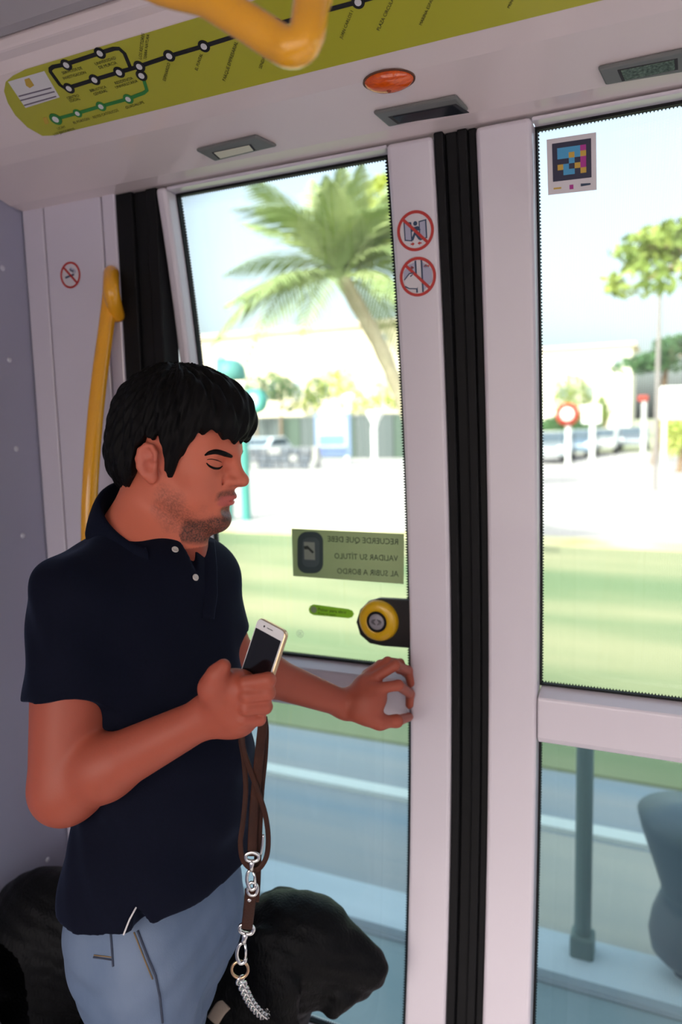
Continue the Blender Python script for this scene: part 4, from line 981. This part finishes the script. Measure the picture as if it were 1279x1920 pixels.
bm = bmesh.new(); bmesh.ops.create_uvsphere(bm, u_segments=16, v_segments=10, radius=.0095)
p_eye = dp(657,1772)-dy*.037; bmesh.ops.translate(bm, vec=tuple(p_eye), verts=bm.verts); obj('eye', bm, mat('dark eye', (.03,.015,.008), .08), dg, smooth=True)
nz = [('u', ell(dp(713,1810), (.014,.018,.012), DR), 0)]
sdf_mesh('nose', nz, dp(713,1810)-.03, dp(713,1810)+.03, .002, mat('wet black nose', (.012,.012,.013), .3), dg, 1)
print('dog', _t.time()-_t0)
# collar of chain links
cc = empty('chain_collar', dep(450,1818,1.06)); tag(cc, 'steel chain collar with a bronze ring on the black dog', 'collar')
wire([(450+15.5*math.cos(a), 1818+15.5*math.sin(a), 1.06) for a in np.linspace(0, 2*math.pi, 10, endpoint=False)], .0022, 'ring', True, mat('bronze', (.55,.36,.22), .25, metal=1.0), cc)
cpts = catmull([dep(*q) for q in ((449,1834,1.06), (456,1850,1.09), (463,1866,1.13), (472,1882,1.18), (484,1896,1.23), (497,1905,1.28), (503,1893,1.34))], 6)
Lc = [0]
for a, b in zip(cpts[:-1], cpts[1:]): Lc.append(Lc[-1]+np.linalg.norm(b-a))
def at_len(s):
    i = min(max(np.searchsorted(Lc, s)-1, 0), len(cpts)-2); u = (s-Lc[i])/(Lc[i+1]-Lc[i]); return cpts[i]*(1-u)+cpts[i+1]*u
def chain_of(total, getp, parent):
    n = int(total/.0150)
    for k in range(n):
        a, b = getp(k*.0150), getp(min(k*.0150+.0200, total)); T = (b-a)/max(np.linalg.norm(b-a), 1e-6); N1 = np.cross(T, AW); N1 /= np.linalg.norm(N1); N2 = np.cross(T, N1)
        S_ = N1*math.cos(R(45 if k % 2 else -45))+N2*math.sin(R(45 if k % 2 else -45)); c_ = (a+b)/2; L2 = .0118
        bm = bmesh.new(); tube(bm, [c_+T*(L2*math.cos(q))+S_*(.0066*math.sin(q)) for q in np.linspace(0, 2*math.pi, 12, endpoint=False)], .0019, 6, True); obj('link', bm, st, parent, smooth=True)
chain_of(Lc[-1], at_len, cc)
# harness on the dog's back
hs = empty('dog_harness', (-1.02,-.22,.62)); tag(hs, 'worn brown leather guide harness strapped on the black dog\'s back', 'harness')
hb = sh0-dx*.16
def around(c, ry, rz, z0=0.0, n=40): return [c+dy*(ry*math.cos(a))+BZ*(rz*math.sin(a)+z0) for a in np.linspace(0, 2*math.pi, n, endpoint=False)]
dm = [o for o in dog]
def hug(c, n=48):
    out = []
    for a in np.linspace(0, 2*math.pi, n, endpoint=False):
        d_ = dy*math.cos(a)+BZ*math.sin(a); r_ = .30
        for it in range(60):
            v = float(ev(dm, A3(c+d_*r_)[None])[0])
            if v < .004: break
            r_ -= max(v*.7, .001)
        out.append(c+d_*(r_+.002))
    return out
hl = mat('dark worn leather', (.035,.022,.018), .6, bump=(200, .4))
bm = bmesh.new(); tube(bm, hug(hb), .01, 10, True, flat=(.016,.003), up=dx); obj('girth_strap', bm, hl, hs, smooth=True)
top = hug(hb)[12]
bm = bmesh.new(); tube(bm, catmull([top+dy*.06-BZ*.01, top+dy*.05-dx*.03+BZ*.012, top-dx*.05+BZ*.014, top-dy*.05-dx*.03+BZ*.012, top-dy*.06-BZ*.01], 6), .008, 12); obj('handle', bm, hl, hs, smooth=True)

pp = [march(dog, x, y, t=1.1, off=-.004) for x, y in ((400,1912), (412,1893), (424,1880))]
bm = bmesh.new(); tube(bm, catmull(pp, 5), .012, 12, flat=(.013,.006), up=dx); obj('chest_pad', bm, mat('pale fleece', (.46,.36,.27), .9, bump=(150, .6)), hs, smooth=True)
# ------------------------------------------------------------------ outside
GZ = -.35
def ground(name, label, y0, y1, m, z=GZ, x0=-140, x1=90, th=.02):
    bm = bmesh.new(); box(bm, (x0, y0, z-th), (x1, y1, z)); o = obj(name, bm, m); return tag(o, label, 'ground', kind='structure')
asph = mat('grey asphalt', (.40,.45,.47), .9, noise=(1.3, (.30,.37,.40), (.25,1.6,1)))
ground('floor_street', 'sunlit pale street on the other side of the tram', -600, -3.2, mat('sunlit street', (.52,.50,.47), .9, noise=(.6, (.46,.44,.42))), GZ-.03, -600, 600)
ground('floor_track_bed', 'grey track bed close beside the tram', -3.2, 1.10, asph, GZ-.02)
ground('floor_side_lane', 'grey paved lane beside the tram', 1.10, 2.75, mat('paved lane', (.46,.44,.45), .9, noise=(1.0, (.33,.38,.44), (.3,3.5,1))), GZ-.012)
ground('floor_kerb_near', 'pale kerb line nearest the tram', 1.12, 1.34, mat('pale kerb stone', (.72,.76,.82), .8, noise=(3, (.62,.66,.72), (.3,2,1))), GZ+.02, th=.04)
ground('floor_kerb_far', 'narrow white kerb line beyond the lane', 2.10, 2.19, mat('white kerb stone', (.85,.85,.82), .8), GZ+.015, th=.04)
ground('floor_sun_patch', 'pale beige painted sun patch between the two kerb lines', 1.36, 2.07, mat('beige sun patch', (.60,.54,.47), .9, noise=(2, (.54,.50,.45), (.4,3,1))), GZ-.004, -.62, .02)  # sun falling through the tram, painted as a paler piece of ground
grassm = mat('sunlit lawn', (.17,.24,.12), .95, noise=(.45, (.40,.38,.22), (.35,1.6,1)))
ground('floor_lawn', 'green lawn between the tram track and the road', 2.75, 10.4, grassm, GZ+.005)
ground('floor_yellow_strip', 'yellowish verge along the far side of the lawn', 10.4, 11.4, mat('dry verge', (.62,.56,.26), .95, noise=(1.5, (.75,.70,.42))), GZ+.004)
ground('floor_plaza', 'pale paved plaza and road beyond the lawn', 11.4, 44, mat('pale paving', (.50,.46,.45), .9, noise=(.5, (.56,.52,.50), (.2,1,1))), GZ)
ground('floor_far', 'far ground beyond the plaza', 44, 900, mat('far earth', (.40,.42,.26), .95, noise=(.2, (.5,.48,.34))), GZ-.01, -900, 900)

def leafcloud(name, blobs, n, size, m, parent, seed, squash=.7):
    rng = np.random.default_rng(seed); V = []; tot = sum(b[1][0]*b[1][2] for b in blobs)
    for c, r in blobs:
        k = max(20, int(n*r[0]*r[2]/tot)); d = rng.normal(size=(k, 3)); d /= np.linalg.norm(d, axis=1)[:, None]; rad = rng.uniform(.55, 1.05, k)**.6
        P = np.array(c)+d*np.array(r)*rad[:, None]
        a = rng.normal(size=(k, 3)); a /= np.linalg.norm(a, axis=1)[:, None]; b = np.cross(a, rng.normal(size=(k, 3))); b /= np.linalg.norm(b, axis=1)[:, None]
        s = size*rng.uniform(.6, 1.3, k)[:, None]
        V.append(np.stack([P-a*s, P-b*s*.45, P+a*s, P+b*s*.45], 1))
    V = np.concatenate(V); nq = len(V); me = bpy.data.meshes.new(name)
    me.vertices.add(nq*4); me.vertices.foreach_set('co', V.astype(np.float32).ravel()); me.loops.add(nq*4); me.loops.foreach_set('vertex_index', np.arange(nq*4, dtype=np.int32))
    me.polygons.add(nq); me.polygons.foreach_set('loop_start', np.arange(0, nq*4, 4, dtype=np.int32)); me.polygons.foreach_set('loop_total', np.full(nq, 4, np.int32)); me.update(calc_edges=True)
    o = link(name, me, m, parent); o['kind'] = 'stuff'; return o
leafA = mat('olive leaves', (.16,.24,.045), .7, noise=(1.5, (.30,.36,.08))); leafB = mat('dark green leaves', (.05,.12,.05), .7, noise=(2, (.10,.20,.07))); leafC = mat('yellow green leaves', (.42,.50,.08), .7, noise=(1, (.55,.58,.14)))
bark = mat('bark', (.20,.13,.08), .9, noise=(6, (.30,.2,.12)), bump=(12, .6))
def bush(label, px, py, t, rx, rz, m, n=1600, size=.11, seed=1, group='bushes along the plaza'):
    c = dep(px, py, t); b_ = empty('bush', (c[0], c[1], GZ)); tag(b_, label, 'bush', group); rng = random.Random(seed)
    blobs = [((c[0]+rng.uniform(-.5,.5)*rx, c[1]+rng.uniform(-.5,.5)*rx*.6, c[2]+rng.uniform(-.35,.4)*rz), (rx*rng.uniform(.4,.7), rx*.5, rz*rng.uniform(.4,.7))) for _ in range(7)]
    leafcloud('foliage', blobs, n, size, m, b_, seed)
    bm = bmesh.new(); tube(bm, [(c[0], c[1], GZ), (c[0]+.1, c[1], c[2]-rz*.3), (c[0]-.1, c[1], c[2]+rz*.2)], [.12, .09, .04], 8); obj('stem', bm, bark, b_)
h0, h1 = dep(478, 735, 45), dep(756, 733, 45); hg = empty('hedge', ((h0[0]+h1[0])/2, h0[1], GZ)); tag(hg, 'long green hedge along the plaza behind the advertising panel', 'hedge')
rngh = random.Random(3); blobsD, blobsL = [], []
for k in range(22):
    u = k/21; c = h0*(1-u)+h1*u; b_ = ((c[0]+rngh.uniform(-.3,.3), c[1]+rngh.uniform(-.4,.4), c[2]+rngh.uniform(-1.0,.6)), (.8*rngh.uniform(.7,1.2), .7, .9*rngh.uniform(.7,1.2))); (blobsD if (u < .45 and k % 3) else blobsL).append(b_)
leafcloud('dark_foliage', blobsD, 1800, .12, leafB, hg, 31); leafcloud('bright_foliage', blobsL, 3000, .12, leafC, hg, 32)
for k in range(7):
    c = h0*(1-k/6)+h1*(k/6); bm = bmesh.new(); tube(bm, [(c[0], c[1], GZ), (c[0]+.05, c[1], c[2])], [.10, .05], 8); obj('stem', bm, bark, hg)
bush('round green bush behind the no-entry sign', 1062, 758, 46, 2.1, 2.3, leafA, seed=6); bush('small green bush right of the white square sign', 1134, 775, 53, .7, 1.5, leafA, seed=7, n=900)
bush('low dark hedge behind the parked cars', 1075, 797, 56, 4.2, 1.1, leafB, n=3500, size=.16, seed=8)
bush('bright green shrub at the right edge of the right pane', 1276, 810, 26, .7, 1.0, leafC, seed=9, n=700)
def tree(label, px, py, t, rx, rz, m, n, size, seed, nb=9, tx=0.0):
    c = dep(px, py, t); b_ = empty('tree', (c[0]+tx, c[1], GZ)); tag(b_, label, 'tree', 'trees beyond the lawn'); rng = random.Random(seed)
    bm = bmesh.new(); tube(bm, catmull([(c[0]+tx, c[1], GZ), (c[0]+tx*.8+.06, c[1], (c[2]-rz)*.5), (c[0]+tx*.4, c[1], c[2]-rz*.5), (c[0], c[1], c[2]+rz*.4)], 4), [.15]*4+[.12]*4+[.08]*4+[.04], 8); obj('trunk', bm, bark, b_)
    blobs = []
    for k in range(nb):
        a = rng.uniform(0, 6.28); q = (c[0]+rx*.62*math.cos(a)*rng.uniform(.4,1), c[1]+rx*.55*math.sin(a), c[2]+rng.uniform(-.6,.6)*rz); blobs.append((q, (rx*rng.uniform(.28,.5), rx*.35, rz*rng.uniform(.22,.4))))
        bm = bmesh.new(); tube(bm, [(c[0]+tx*.4, c[1], c[2]-rz*.5), ((c[0]+q[0])/2, (c[1]+q[1])/2, (c[2]+q[2])/2+.05), q], [.06, .04, .015], 6); obj('branch', bm, bark, b_)
    leafcloud('foliage', blobs, n, size, m, b_, seed)
tree('yellow green tree beside the door frame, right of the palm', 768, 420, 17, 1.5, 1.5, leafC, 2600, .13, 11)
tree('tall leafy tree overhanging the right pane from the right', 1330, 470, 13, 2.1, 1.1, leafA, 1900, .13, 12, 10, 1.0)
tree('dark spreading tree over the red sign in the right pane', 1262, 668, 30, 2.6, .9, leafB, 1800, .14, 13, 9, -.6)

# palm
pc = dep(642, 522, 8.6); pt_ = empty('palm_tree', (pc[0]+.85, pc[1]+.6, GZ)); tag(pt_, 'palm tree with spreading green fronds outside the left pane', 'palm tree')
bm = bmesh.new(); tp = catmull([(pc[0]+.85, pc[1]+.6, GZ), (pc[0]+.8, pc[1]+.55, 1.0), (pc[0]+.45, pc[1]+.3, 2.3), (pc[0], pc[1], pc[2])], 8); tube(bm, tp, [.085+.01*(i % 2) for i in range(len(tp))], 12); obj('trunk', bm, mat('palm bark', (.52,.45,.32), .9, noise=(8, (.42,.35,.24)), bump=(14, .8)), pt_)
def frond_mesh(L, droop, seed):
    rng = random.Random(seed); bm = bmesh.new(); n = 30; pts = []
    for k in range(n+1):
        s = k/n; pts.append(Vector((L*s*(1-.12*s*droop), 0, L*(.42*s-.75*droop*s*s))))
    tube(bm, pts, [.022*(1-.85*k/n) for k in range(n+1)], 5)
    for k in range(3, n+1):
        s = k/n; ll = L*.30*math.sin(math.pi*min(s*.9+.12, 1))+.06; T = (pts[k]-pts[k-1]).normalized()
        for sd_ in (-1, 1):
            d_ = (Vector((T.x*.75, sd_*.85, T.z*.75-.22-.2*rng.random()))).normalized(); b0 = pts[k]; wv = T*.020
            tipv = b0+d_*ll*rng.uniform(.85,1.1)+Vector((0,0,-.06*ll)); md = b0+d_*ll*.5+Vector((0,0,.03))
            a = [bm.verts.new(v) for v in (b0-wv, b0+wv, md+wv*1.1, md-wv*1.1, tipv)]
            bm.faces.new((a[0], a[1], a[2], a[3])); bm.faces.new((a[3], a[2], a[4]))
    me = bpy.data.meshes.new('frond'); bm.to_mesh(me); bm.free(); return me
fg_ = mat('palm green', (.20,.28,.10), .6, noise=(2, (.34,.40,.17))); fms = []
for k, (L, dr) in enumerate(((1.55,.55), (1.75,.85), (1.3,.2), (1.7,1.15))): me = frond_mesh(L, dr, k); me.materials.append(fg_); fms.append(me)
rng = random.Random(5)
for k in range(34):
    f_ = bpy.data.objects.new('frond', fms[k % 4]); col.objects.link(f_); f_.location = tuple(pc); f_.rotation_euler = (rng.uniform(-.25,.25), -rng.uniform(-.45,.95) if k % 4 != 2 else -rng.uniform(.3,1.1), k*2.399+rng.uniform(-.2,.2)); sc_ = rng.uniform(.8,1.1); f_.scale = (sc_,)*3; attach(f_, pt_)

# buildings
def building(name, label, px0, px1, py, t, wallc, roofc, rows, cols, dpth=8):
    a, b = dep(px0, py, t), dep(px1, py, t); y0 = min(a[1], b[1]); t_ = empty(name, ((a[0]+b[0])/2, y0, GZ)); tag(t_, label, 'building')
    a = onY(px0, py, y0); b = onY(px1, py, y0); x0, x1, z1 = a[0], b[0], (a[2]+b[2])/2
    bm = bmesh.new(); box(bm, (x0, y0, GZ), (x1, y0+dpth, z1)); wl = obj('wall', bm, wallc, t_)
    bm = bmesh.new(); box(bm, (x0-.4, y0-.4, z1), (x1+.4, y0+dpth+.4, z1+.35)); obj('roof', bm, roofc, t_)
    cw = (x1-x0)/cols; rh = (z1-GZ)/rows
    for i in range(cols):
        for j in range(rows):
            cx, cz = x0+cw*(i+.5), GZ+rh*(j+.55); bm = bmesh.new(); box(bm, (cx-cw*.18, y0-.05, cz-rh*.24), (cx+cw*.18, y0+.08, cz+rh*.24)); wd_ = obj('window', bm, mat('pale window frame', (.6,.58,.55), .6), t_)
            bm = bmesh.new(); box(bm, (cx-cw*.15, y0-.07, cz-rh*.21), (cx+cw*.15, y0-.04, cz+rh*.21)); obj('pane', bm, mat('far window glass', (.30,.34,.38), .15), wd_)
cream = mat('cream render', (.80,.68,.50), .9, noise=(.4, (.84,.74,.58))); tile = mat('pale roof', (.62,.52,.42), .9)
building('apartment_building', 'cream apartment building behind the palm tree', 345, 800, 622, 62, cream, tile, 3, 9)
building('apartment_building', 'pale cream building behind the no-entry sign', 985, 1185, 655, 75, mat('pale render', (.86,.80,.70), .9), tile, 3, 4)

# stone wall, posts, panel, signs
p0, p1 = onZ(440, 880, GZ), onZ(592, 880, GZ); sw = empty('stone_wall', (p0[0], p0[1], GZ)); tag(sw, 'low grey stone wall left of the advertising panel', 'wall')
rng = random.Random(7); stm = [mat('stone grey', (.15,.16,.18), .9), mat('stone blue grey', (.11,.125,.15), .9), mat('stone light', (.32,.32,.32), .9)]
ux = (p1-p0)/np.linalg.norm(p1-p0); Lw = np.linalg.norm(p1-p0)
bm = bmesh.new(); prism(bm, [p0+np.array([0,.15,0]), p1+np.array([0,.15,0]), p1+np.array([0,.6,0]), p0+np.array([0,.6,0])], (0,0,1.02)); obj('core', bm, mat('mortar', (.4,.39,.37), .95), sw)
for row in range(3):
    x = 0
    while x < Lw-.3:
        l_ = min(rng.uniform(.35,.7), Lw-x); bm = bmesh.new(); a = p0+ux*(x+.02); b = p0+ux*(x+l_-.02)
        dpt = rng.uniform(0,.06); z0 = .02+row*.34
        prism(bm, [a-np.array([0,dpt,-z0]), b-np.array([0,dpt,-z0]), b+np.array([0,.2,z0]), a+np.array([0,.2,z0])], (0,0,.31)); obj('stone', bm, rng.choice(stm), sw, bevel=.03); x += l_
g0_, g1_ = onZ(466, 853, GZ), onZ(775, 853, GZ); gw = empty('garden_wall', ((g0_[0]+g1_[0])/2, g0_[1], GZ)); tag(gw, 'dim grey-green garden wall under the long hedge', 'wall')
yy = max(g0_[1], g1_[1])-6; ga, gb = onY(466, 778, yy), onY(775, 778, yy); zt = (ga[2]+gb[2])/2
for k in range(9):
    xa, xb = ga[0]+(gb[0]-ga[0])*k/9, ga[0]+(gb[0]-ga[0])*(k+1)/9; bm = bmesh.new(); box(bm, (xa+.03, yy, GZ), (xb-.03, yy+.25, zt-.1)); obj('panel', bm, (mat('garden wall grey', (.10,.12,.12), .9), mat('garden wall green', (.08,.115,.09), .9))[k % 3 == 2], gw)
bm = bmesh.new(); box(bm, (ga[0], yy-.05, zt-.1), (gb[0], yy+.30, zt)); obj('coping', bm, mat('garden coping', (.22,.22,.21), .9), gw)
def vpost(name, label, cat, px, y0, y1, r, m, dept=None, head=None):
    b_ = onZ(px, y1, GZ) if dept is None else np.append(dep(px, y1, dept)[:2], GZ)
    tt = float(np.dot(b_-CAM, AW)); top_ = onY(px, y0, b_[1]); t_ = empty(name, b_); tag(t_, label, cat)
    bm = bmesh.new(); tube(bm, [b_, (b_[0], b_[1], top_[2])], r, 12); obj('post', bm, m, t_); return t_, b_, top_, tt
tealm = mat('teal paint', (.07,.30,.27), .5); whm = mat('white paint', (.85,.84,.82), .5)
t_, b_, tp_, tt = vpost('signal_post', 'teal signal post with a round head beside the man\'s face', 'post', 463, 735, 975, .10, tealm)
c = onY(477, 752, b_[1]); lathe('round_head', c+np.array([0,.12,0]), wn, ((.26,0), (.27,.06), (.26,.16), (.20,.22), (.16,.20)), tealm, t_, 28)
lathe('lens', c+np.array([0,-.07,0]), wn, ((.16,0), (.12,.04), (.02,.06)), mat('pale cyan lens', (.45,.80,.78), .2), t_, 24)
t_, b_, tp_, tt = vpost('canopy_post', 'dark teal canopy post behind the top of the man\'s head', 'post', 428, 672, 975, .12, mat('dark teal paint', (.10,.30,.28), .5))
c = onY(432, 690, b_[1]); lathe('canopy', c+np.array([0,0,-.25]), (0,0,1), ((.30,0), (.34,.08), (.30,.28), (.18,.40), (.02,.44)), MATS['dark teal paint'], t_, 24)
# advertising panel
b0 = onZ(590, 872, GZ); b1 = onZ(656, 872, GZ); yp = (b0[1]+b1[1])/2; L0, L1 = onY(588, 776, yp), onY(656, 776, yp); Lz = onY(622, 856, yp)[2]
ad = empty('advertising_panel', ((L0[0]+L1[0])/2, yp, GZ)); tag(ad, 'blue and white advertising panel on the plaza', 'billboard')
bm = bmesh.new(); box(bm, (L0[0], yp, Lz), (L1[0], yp+.2, L0[2])); obj('frame', bm, mat('panel frame blue', (.17,.24,.40), .5), ad, bevel=.05)
def adp(u, v): return (L0[0]+(L1[0]-L0[0])*u, L0[2]+(Lz-L0[2])*v)
for nm, u0, v0, u1, v1, m_ in (('poster', .1,.08,.9,.92, mat('poster white', (.50,.48,.52), .6)), ('poster_picture', .14,.50,.86,.74, mat('poster cyan', (.13,.36,.46), .6)), ('poster_picture', .10,.78,.90,.92, mat('poster blue', (.10,.15,.38), .6)), ('poster_picture', .5,.14,.78,.22, mat('poster pink', (.46,.20,.32), .6)), ('poster_picture', .10,.10,.9,.13, mat('poster sky', (.22,.32,.48), .6))):
    (xa, za), (xb, zb) = adp(u0, v0), adp(u1, v1); bm = bmesh.new(); box(bm, (xa, yp-(.03 if nm == 'poster' else .045), zb), (xb, yp+.01, za)); obj(nm, bm, m_, ad)
for u in (.12, .88): xa, za = adp(u, 1); bm = bmesh.new(); box(bm, (xa-.08, yp+.03, GZ), (xa+.08, yp+.17, Lz+.02)); obj('leg', bm, whm, ad)
t_, b_, tp_, tt = vpost('lamp_post', 'white post with a rounded lamp head beside the advertising panel', 'lamp post', 655, 752, 868, .10, whm)
lathe('lamp_head', tp_+np.array([0,0,-.05]), (0,0,1), ((.12,0), (.32,.10), (.34,.25), (.26,.40), (.05,.46)), whm, t_, 20)
t_, b_, tp_, tt = vpost('tapered_post', 'white post with a flared funnel top near the door frame', 'post', 703, 800, 876, .13, whm)
c = onY(703, 800, b_[1]); tp2 = onY(703, 770, b_[1]); hh = tp2[2]-c[2]; lathe('funnel', c, (0,0,1), ((.13,0), (.17,hh*.3), (.36,hh*.75), (.40,hh), (.02,hh)), whm, t_, 24)
# traffic signs in the right pane
def sign(name, label, px, y0, y1, head):
    t_, b_, tp_, tt = vpost(name, label, 'road sign', px, y0, y1, .10, whm); c = onY(px, y0, b_[1])-np.array([0,.14,0]); head(t_, c, tt); return t_
redm = mat('sign red', (.45,.05,.03), .4)
def h_round(t_, c, tt):
    r = 21*tt/FPX; lathe('disc', c, wn, ((r,0), (r,.04), (r*.02,.05)), redm, t_, 32); lathe('centre', c+wn*.045, wn, ((r*.58,0), (r*.56,.02), (.01,.02)), mat('sign cream', (.95,.90,.82), .5), t_, 28)
def h_sq(t_, c, tt):
    r = 17*tt/FPX; bm = bmesh.new(); box(bm, (c[0]-r, c[1]-.03, c[2]-r), (c[0]+r, c[1]+.03, c[2]+r)); obj('plate', bm, whm, t_, bevel=.06, segs=3)
def h_red(t_, c, tt):
    r = 9*tt/FPX; bm = bmesh.new(); box(bm, (c[0]-r, c[1]-.03, c[2]-r*.6), (c[0]+r, c[1]+.03, c[2]+r*.6)); obj('plate', bm, redm, t_, bevel=.03)
sign('road_sign', 'round red and white road sign in the right pane', 1065, 777, 882, h_round)
sign('road_sign', 'white square road sign beside the round red one', 1110, 777, 882, h_sq)
sign('road_sign', 'small red sign plate on a post under the dark tree', 1206, 747, 866, h_red)
t_, b_, tp_, tt = vpost('street_pole', 'thin dark street pole in the right half of the right pane', 'pole', 1228, 500, 920, .055, mat('dull pole', (.28,.25,.24), .7))
# information board at the right edge
bb = onZ(1262, 925, GZ); ib = empty('information_board', bb); tag(ib, 'white information board at the right edge of the right pane', 'sign')
a, b = onY(1238, 725, bb[1]), onY(1300, 785, bb[1]); bm = bmesh.new(); box(bm, (a[0], bb[1], b[2]), (b[0], bb[1]+.1, a[2])); obj('board', bm, whm, ib, bevel=.03)
for k in range(3):
    z_ = a[2]+(b[2]-a[2])*(.25+.25*k); bm = bmesh.new(); box(bm, (a[0]+.06, bb[1]-.02, z_-.05), (b[0]-.1, bb[1]+.01, z_)); obj('printed_row', bm, mat('slate print', (.35,.40,.50), .6), ib)
for u in (.15, .85): x_ = a[0]+(b[0]-a[0])*u; bm = bmesh.new(); box(bm, (x_-.05, bb[1]+.02, GZ), (x_+.05, bb[1]+.1, b[2]+.01)); obj('leg', bm, whm, ib)
# parked cars
def car(label, px, py, cm):
    b_ = onZ(px, py, GZ); t_ = empty('parked_car', b_); tag(t_, label, 'car', 'cars parked beyond the plaza'); Lc_, Wc = 3.9, 1.7
    X = lambda x, z, y: (b_[0]+y, b_[1]+x, b_[2]+z)         # nose towards us
    prof = [(-1.95,.35), (-1.9,.75), (-1.0,.92), (-.35,1.42), (1.05,1.45), (1.75,1.0), (1.95,.9), (1.95,.35)]
    bm = bmesh.new(); prism(bm, [X(x, z, -Wc/2) for x, z in prof], (Wc,0,0)); obj('body', bm, cm, t_, bevel=.1, segs=3)
    gm = mat('car glass', (.10,.13,.16), .1)
    bm = bmesh.new(); prism(bm, [X(x-.03, z+.02, -.68) for x, z in ((-.95,.96), (-.40,1.36), (-.36,1.36), (-.9,.96))], (1.36,0,0)); obj('windscreen', bm, gm, t_)
    for s in (-1, 1): bm = bmesh.new(); prism(bm, [X(x, z, s*(Wc/2+.005)-.01) for x, z in ((-.75,.96), (-.3,1.34), (.95,1.36), (1.4,1.0))], (.02,0,0)); obj('side_window', bm, gm, t_)
    for s in (-1, 1):
        for x in (-1.25, 1.2): lathe('wheel', np.array(X(x, .31, s*(Wc/2-.08))), (s,0,0), ((.31,-.1), (.31,.09), (.2,.10), (.02,.08)), mat('tyre', (.03,.03,.03), .8), t_, 18)
        lathe('headlamp', np.array(X(-1.90, .70, s*.6)), wn, ((.14,0), (.12,.05), (.02,.07)), mat('headlamp glass', (.8,.82,.85), .1), t_, 14)
for lb, px, py, c_ in (('silver car parked left of the round road sign', 1036, 866, (.30,.33,.36)), ('light blue car parked just right of the round road sign', 1086, 857, (.18,.25,.34)), ('white car parked right of the square road sign', 1130, 850, (.46,.46,.45)), ('grey car parked farthest right in the row', 1188, 844, (.20,.22,.26)), ):
    car(lb, px, py, mat('car paint '+lb[:10], c_, .25, coat=.5))
car('pale car parked behind the stone wall near the teal post', 495, 868, mat('car paint pale', (.65,.72,.78), .25, coat=.5))
# close outside: upright and rounded form standing in for unidentified dark shapes
t_, b_, tp_, tt = vpost('slim_upright', 'slim dark green upright outside the lower right pane', 'post', 1092, 1385, 1795, .030, mat('dull green upright', (.20,.25,.24), .6))
bm = bmesh.new(); box(bm, (b_[0]-.042, b_[1]-.042, GZ), (b_[0]+.042, b_[1]+.042, GZ+.10)); obj('foot', bm, MATS['dull green upright'], t_, bevel=.012)
bb = onZ(1285, 1835, GZ); lb = empty('rounded_form', bb); tag(lb, 'dark slate rounded form outside the lower right pane', 'litter bin')  # stands in for an unidentified dark shape
lathe('drum', np.array([bb[0], bb[1], GZ+.06]), (0,0,1), ((.03,0), (.08,.01), (.115,.05), (.125,.11), (.115,.18), (.09,.25), (.085,.28)), mat('slate form', (.13,.16,.20), .5), lb, 28)
lathe('upper_form', np.array([bb[0], bb[1], GZ+.33]), (0,0,1), ((.085,-.01), (.09,.02), (.115,.10), (.155,.22), (.17,.28), (.02,.31)), mat('slate upper form', (.16,.19,.23), .5), lb, 28)
bm = bmesh.new(); tube(bm, [(bb[0], bb[1], GZ), (bb[0], bb[1], GZ+.1)], .04, 10); obj('stem', bm, mat('slate form'), lb)
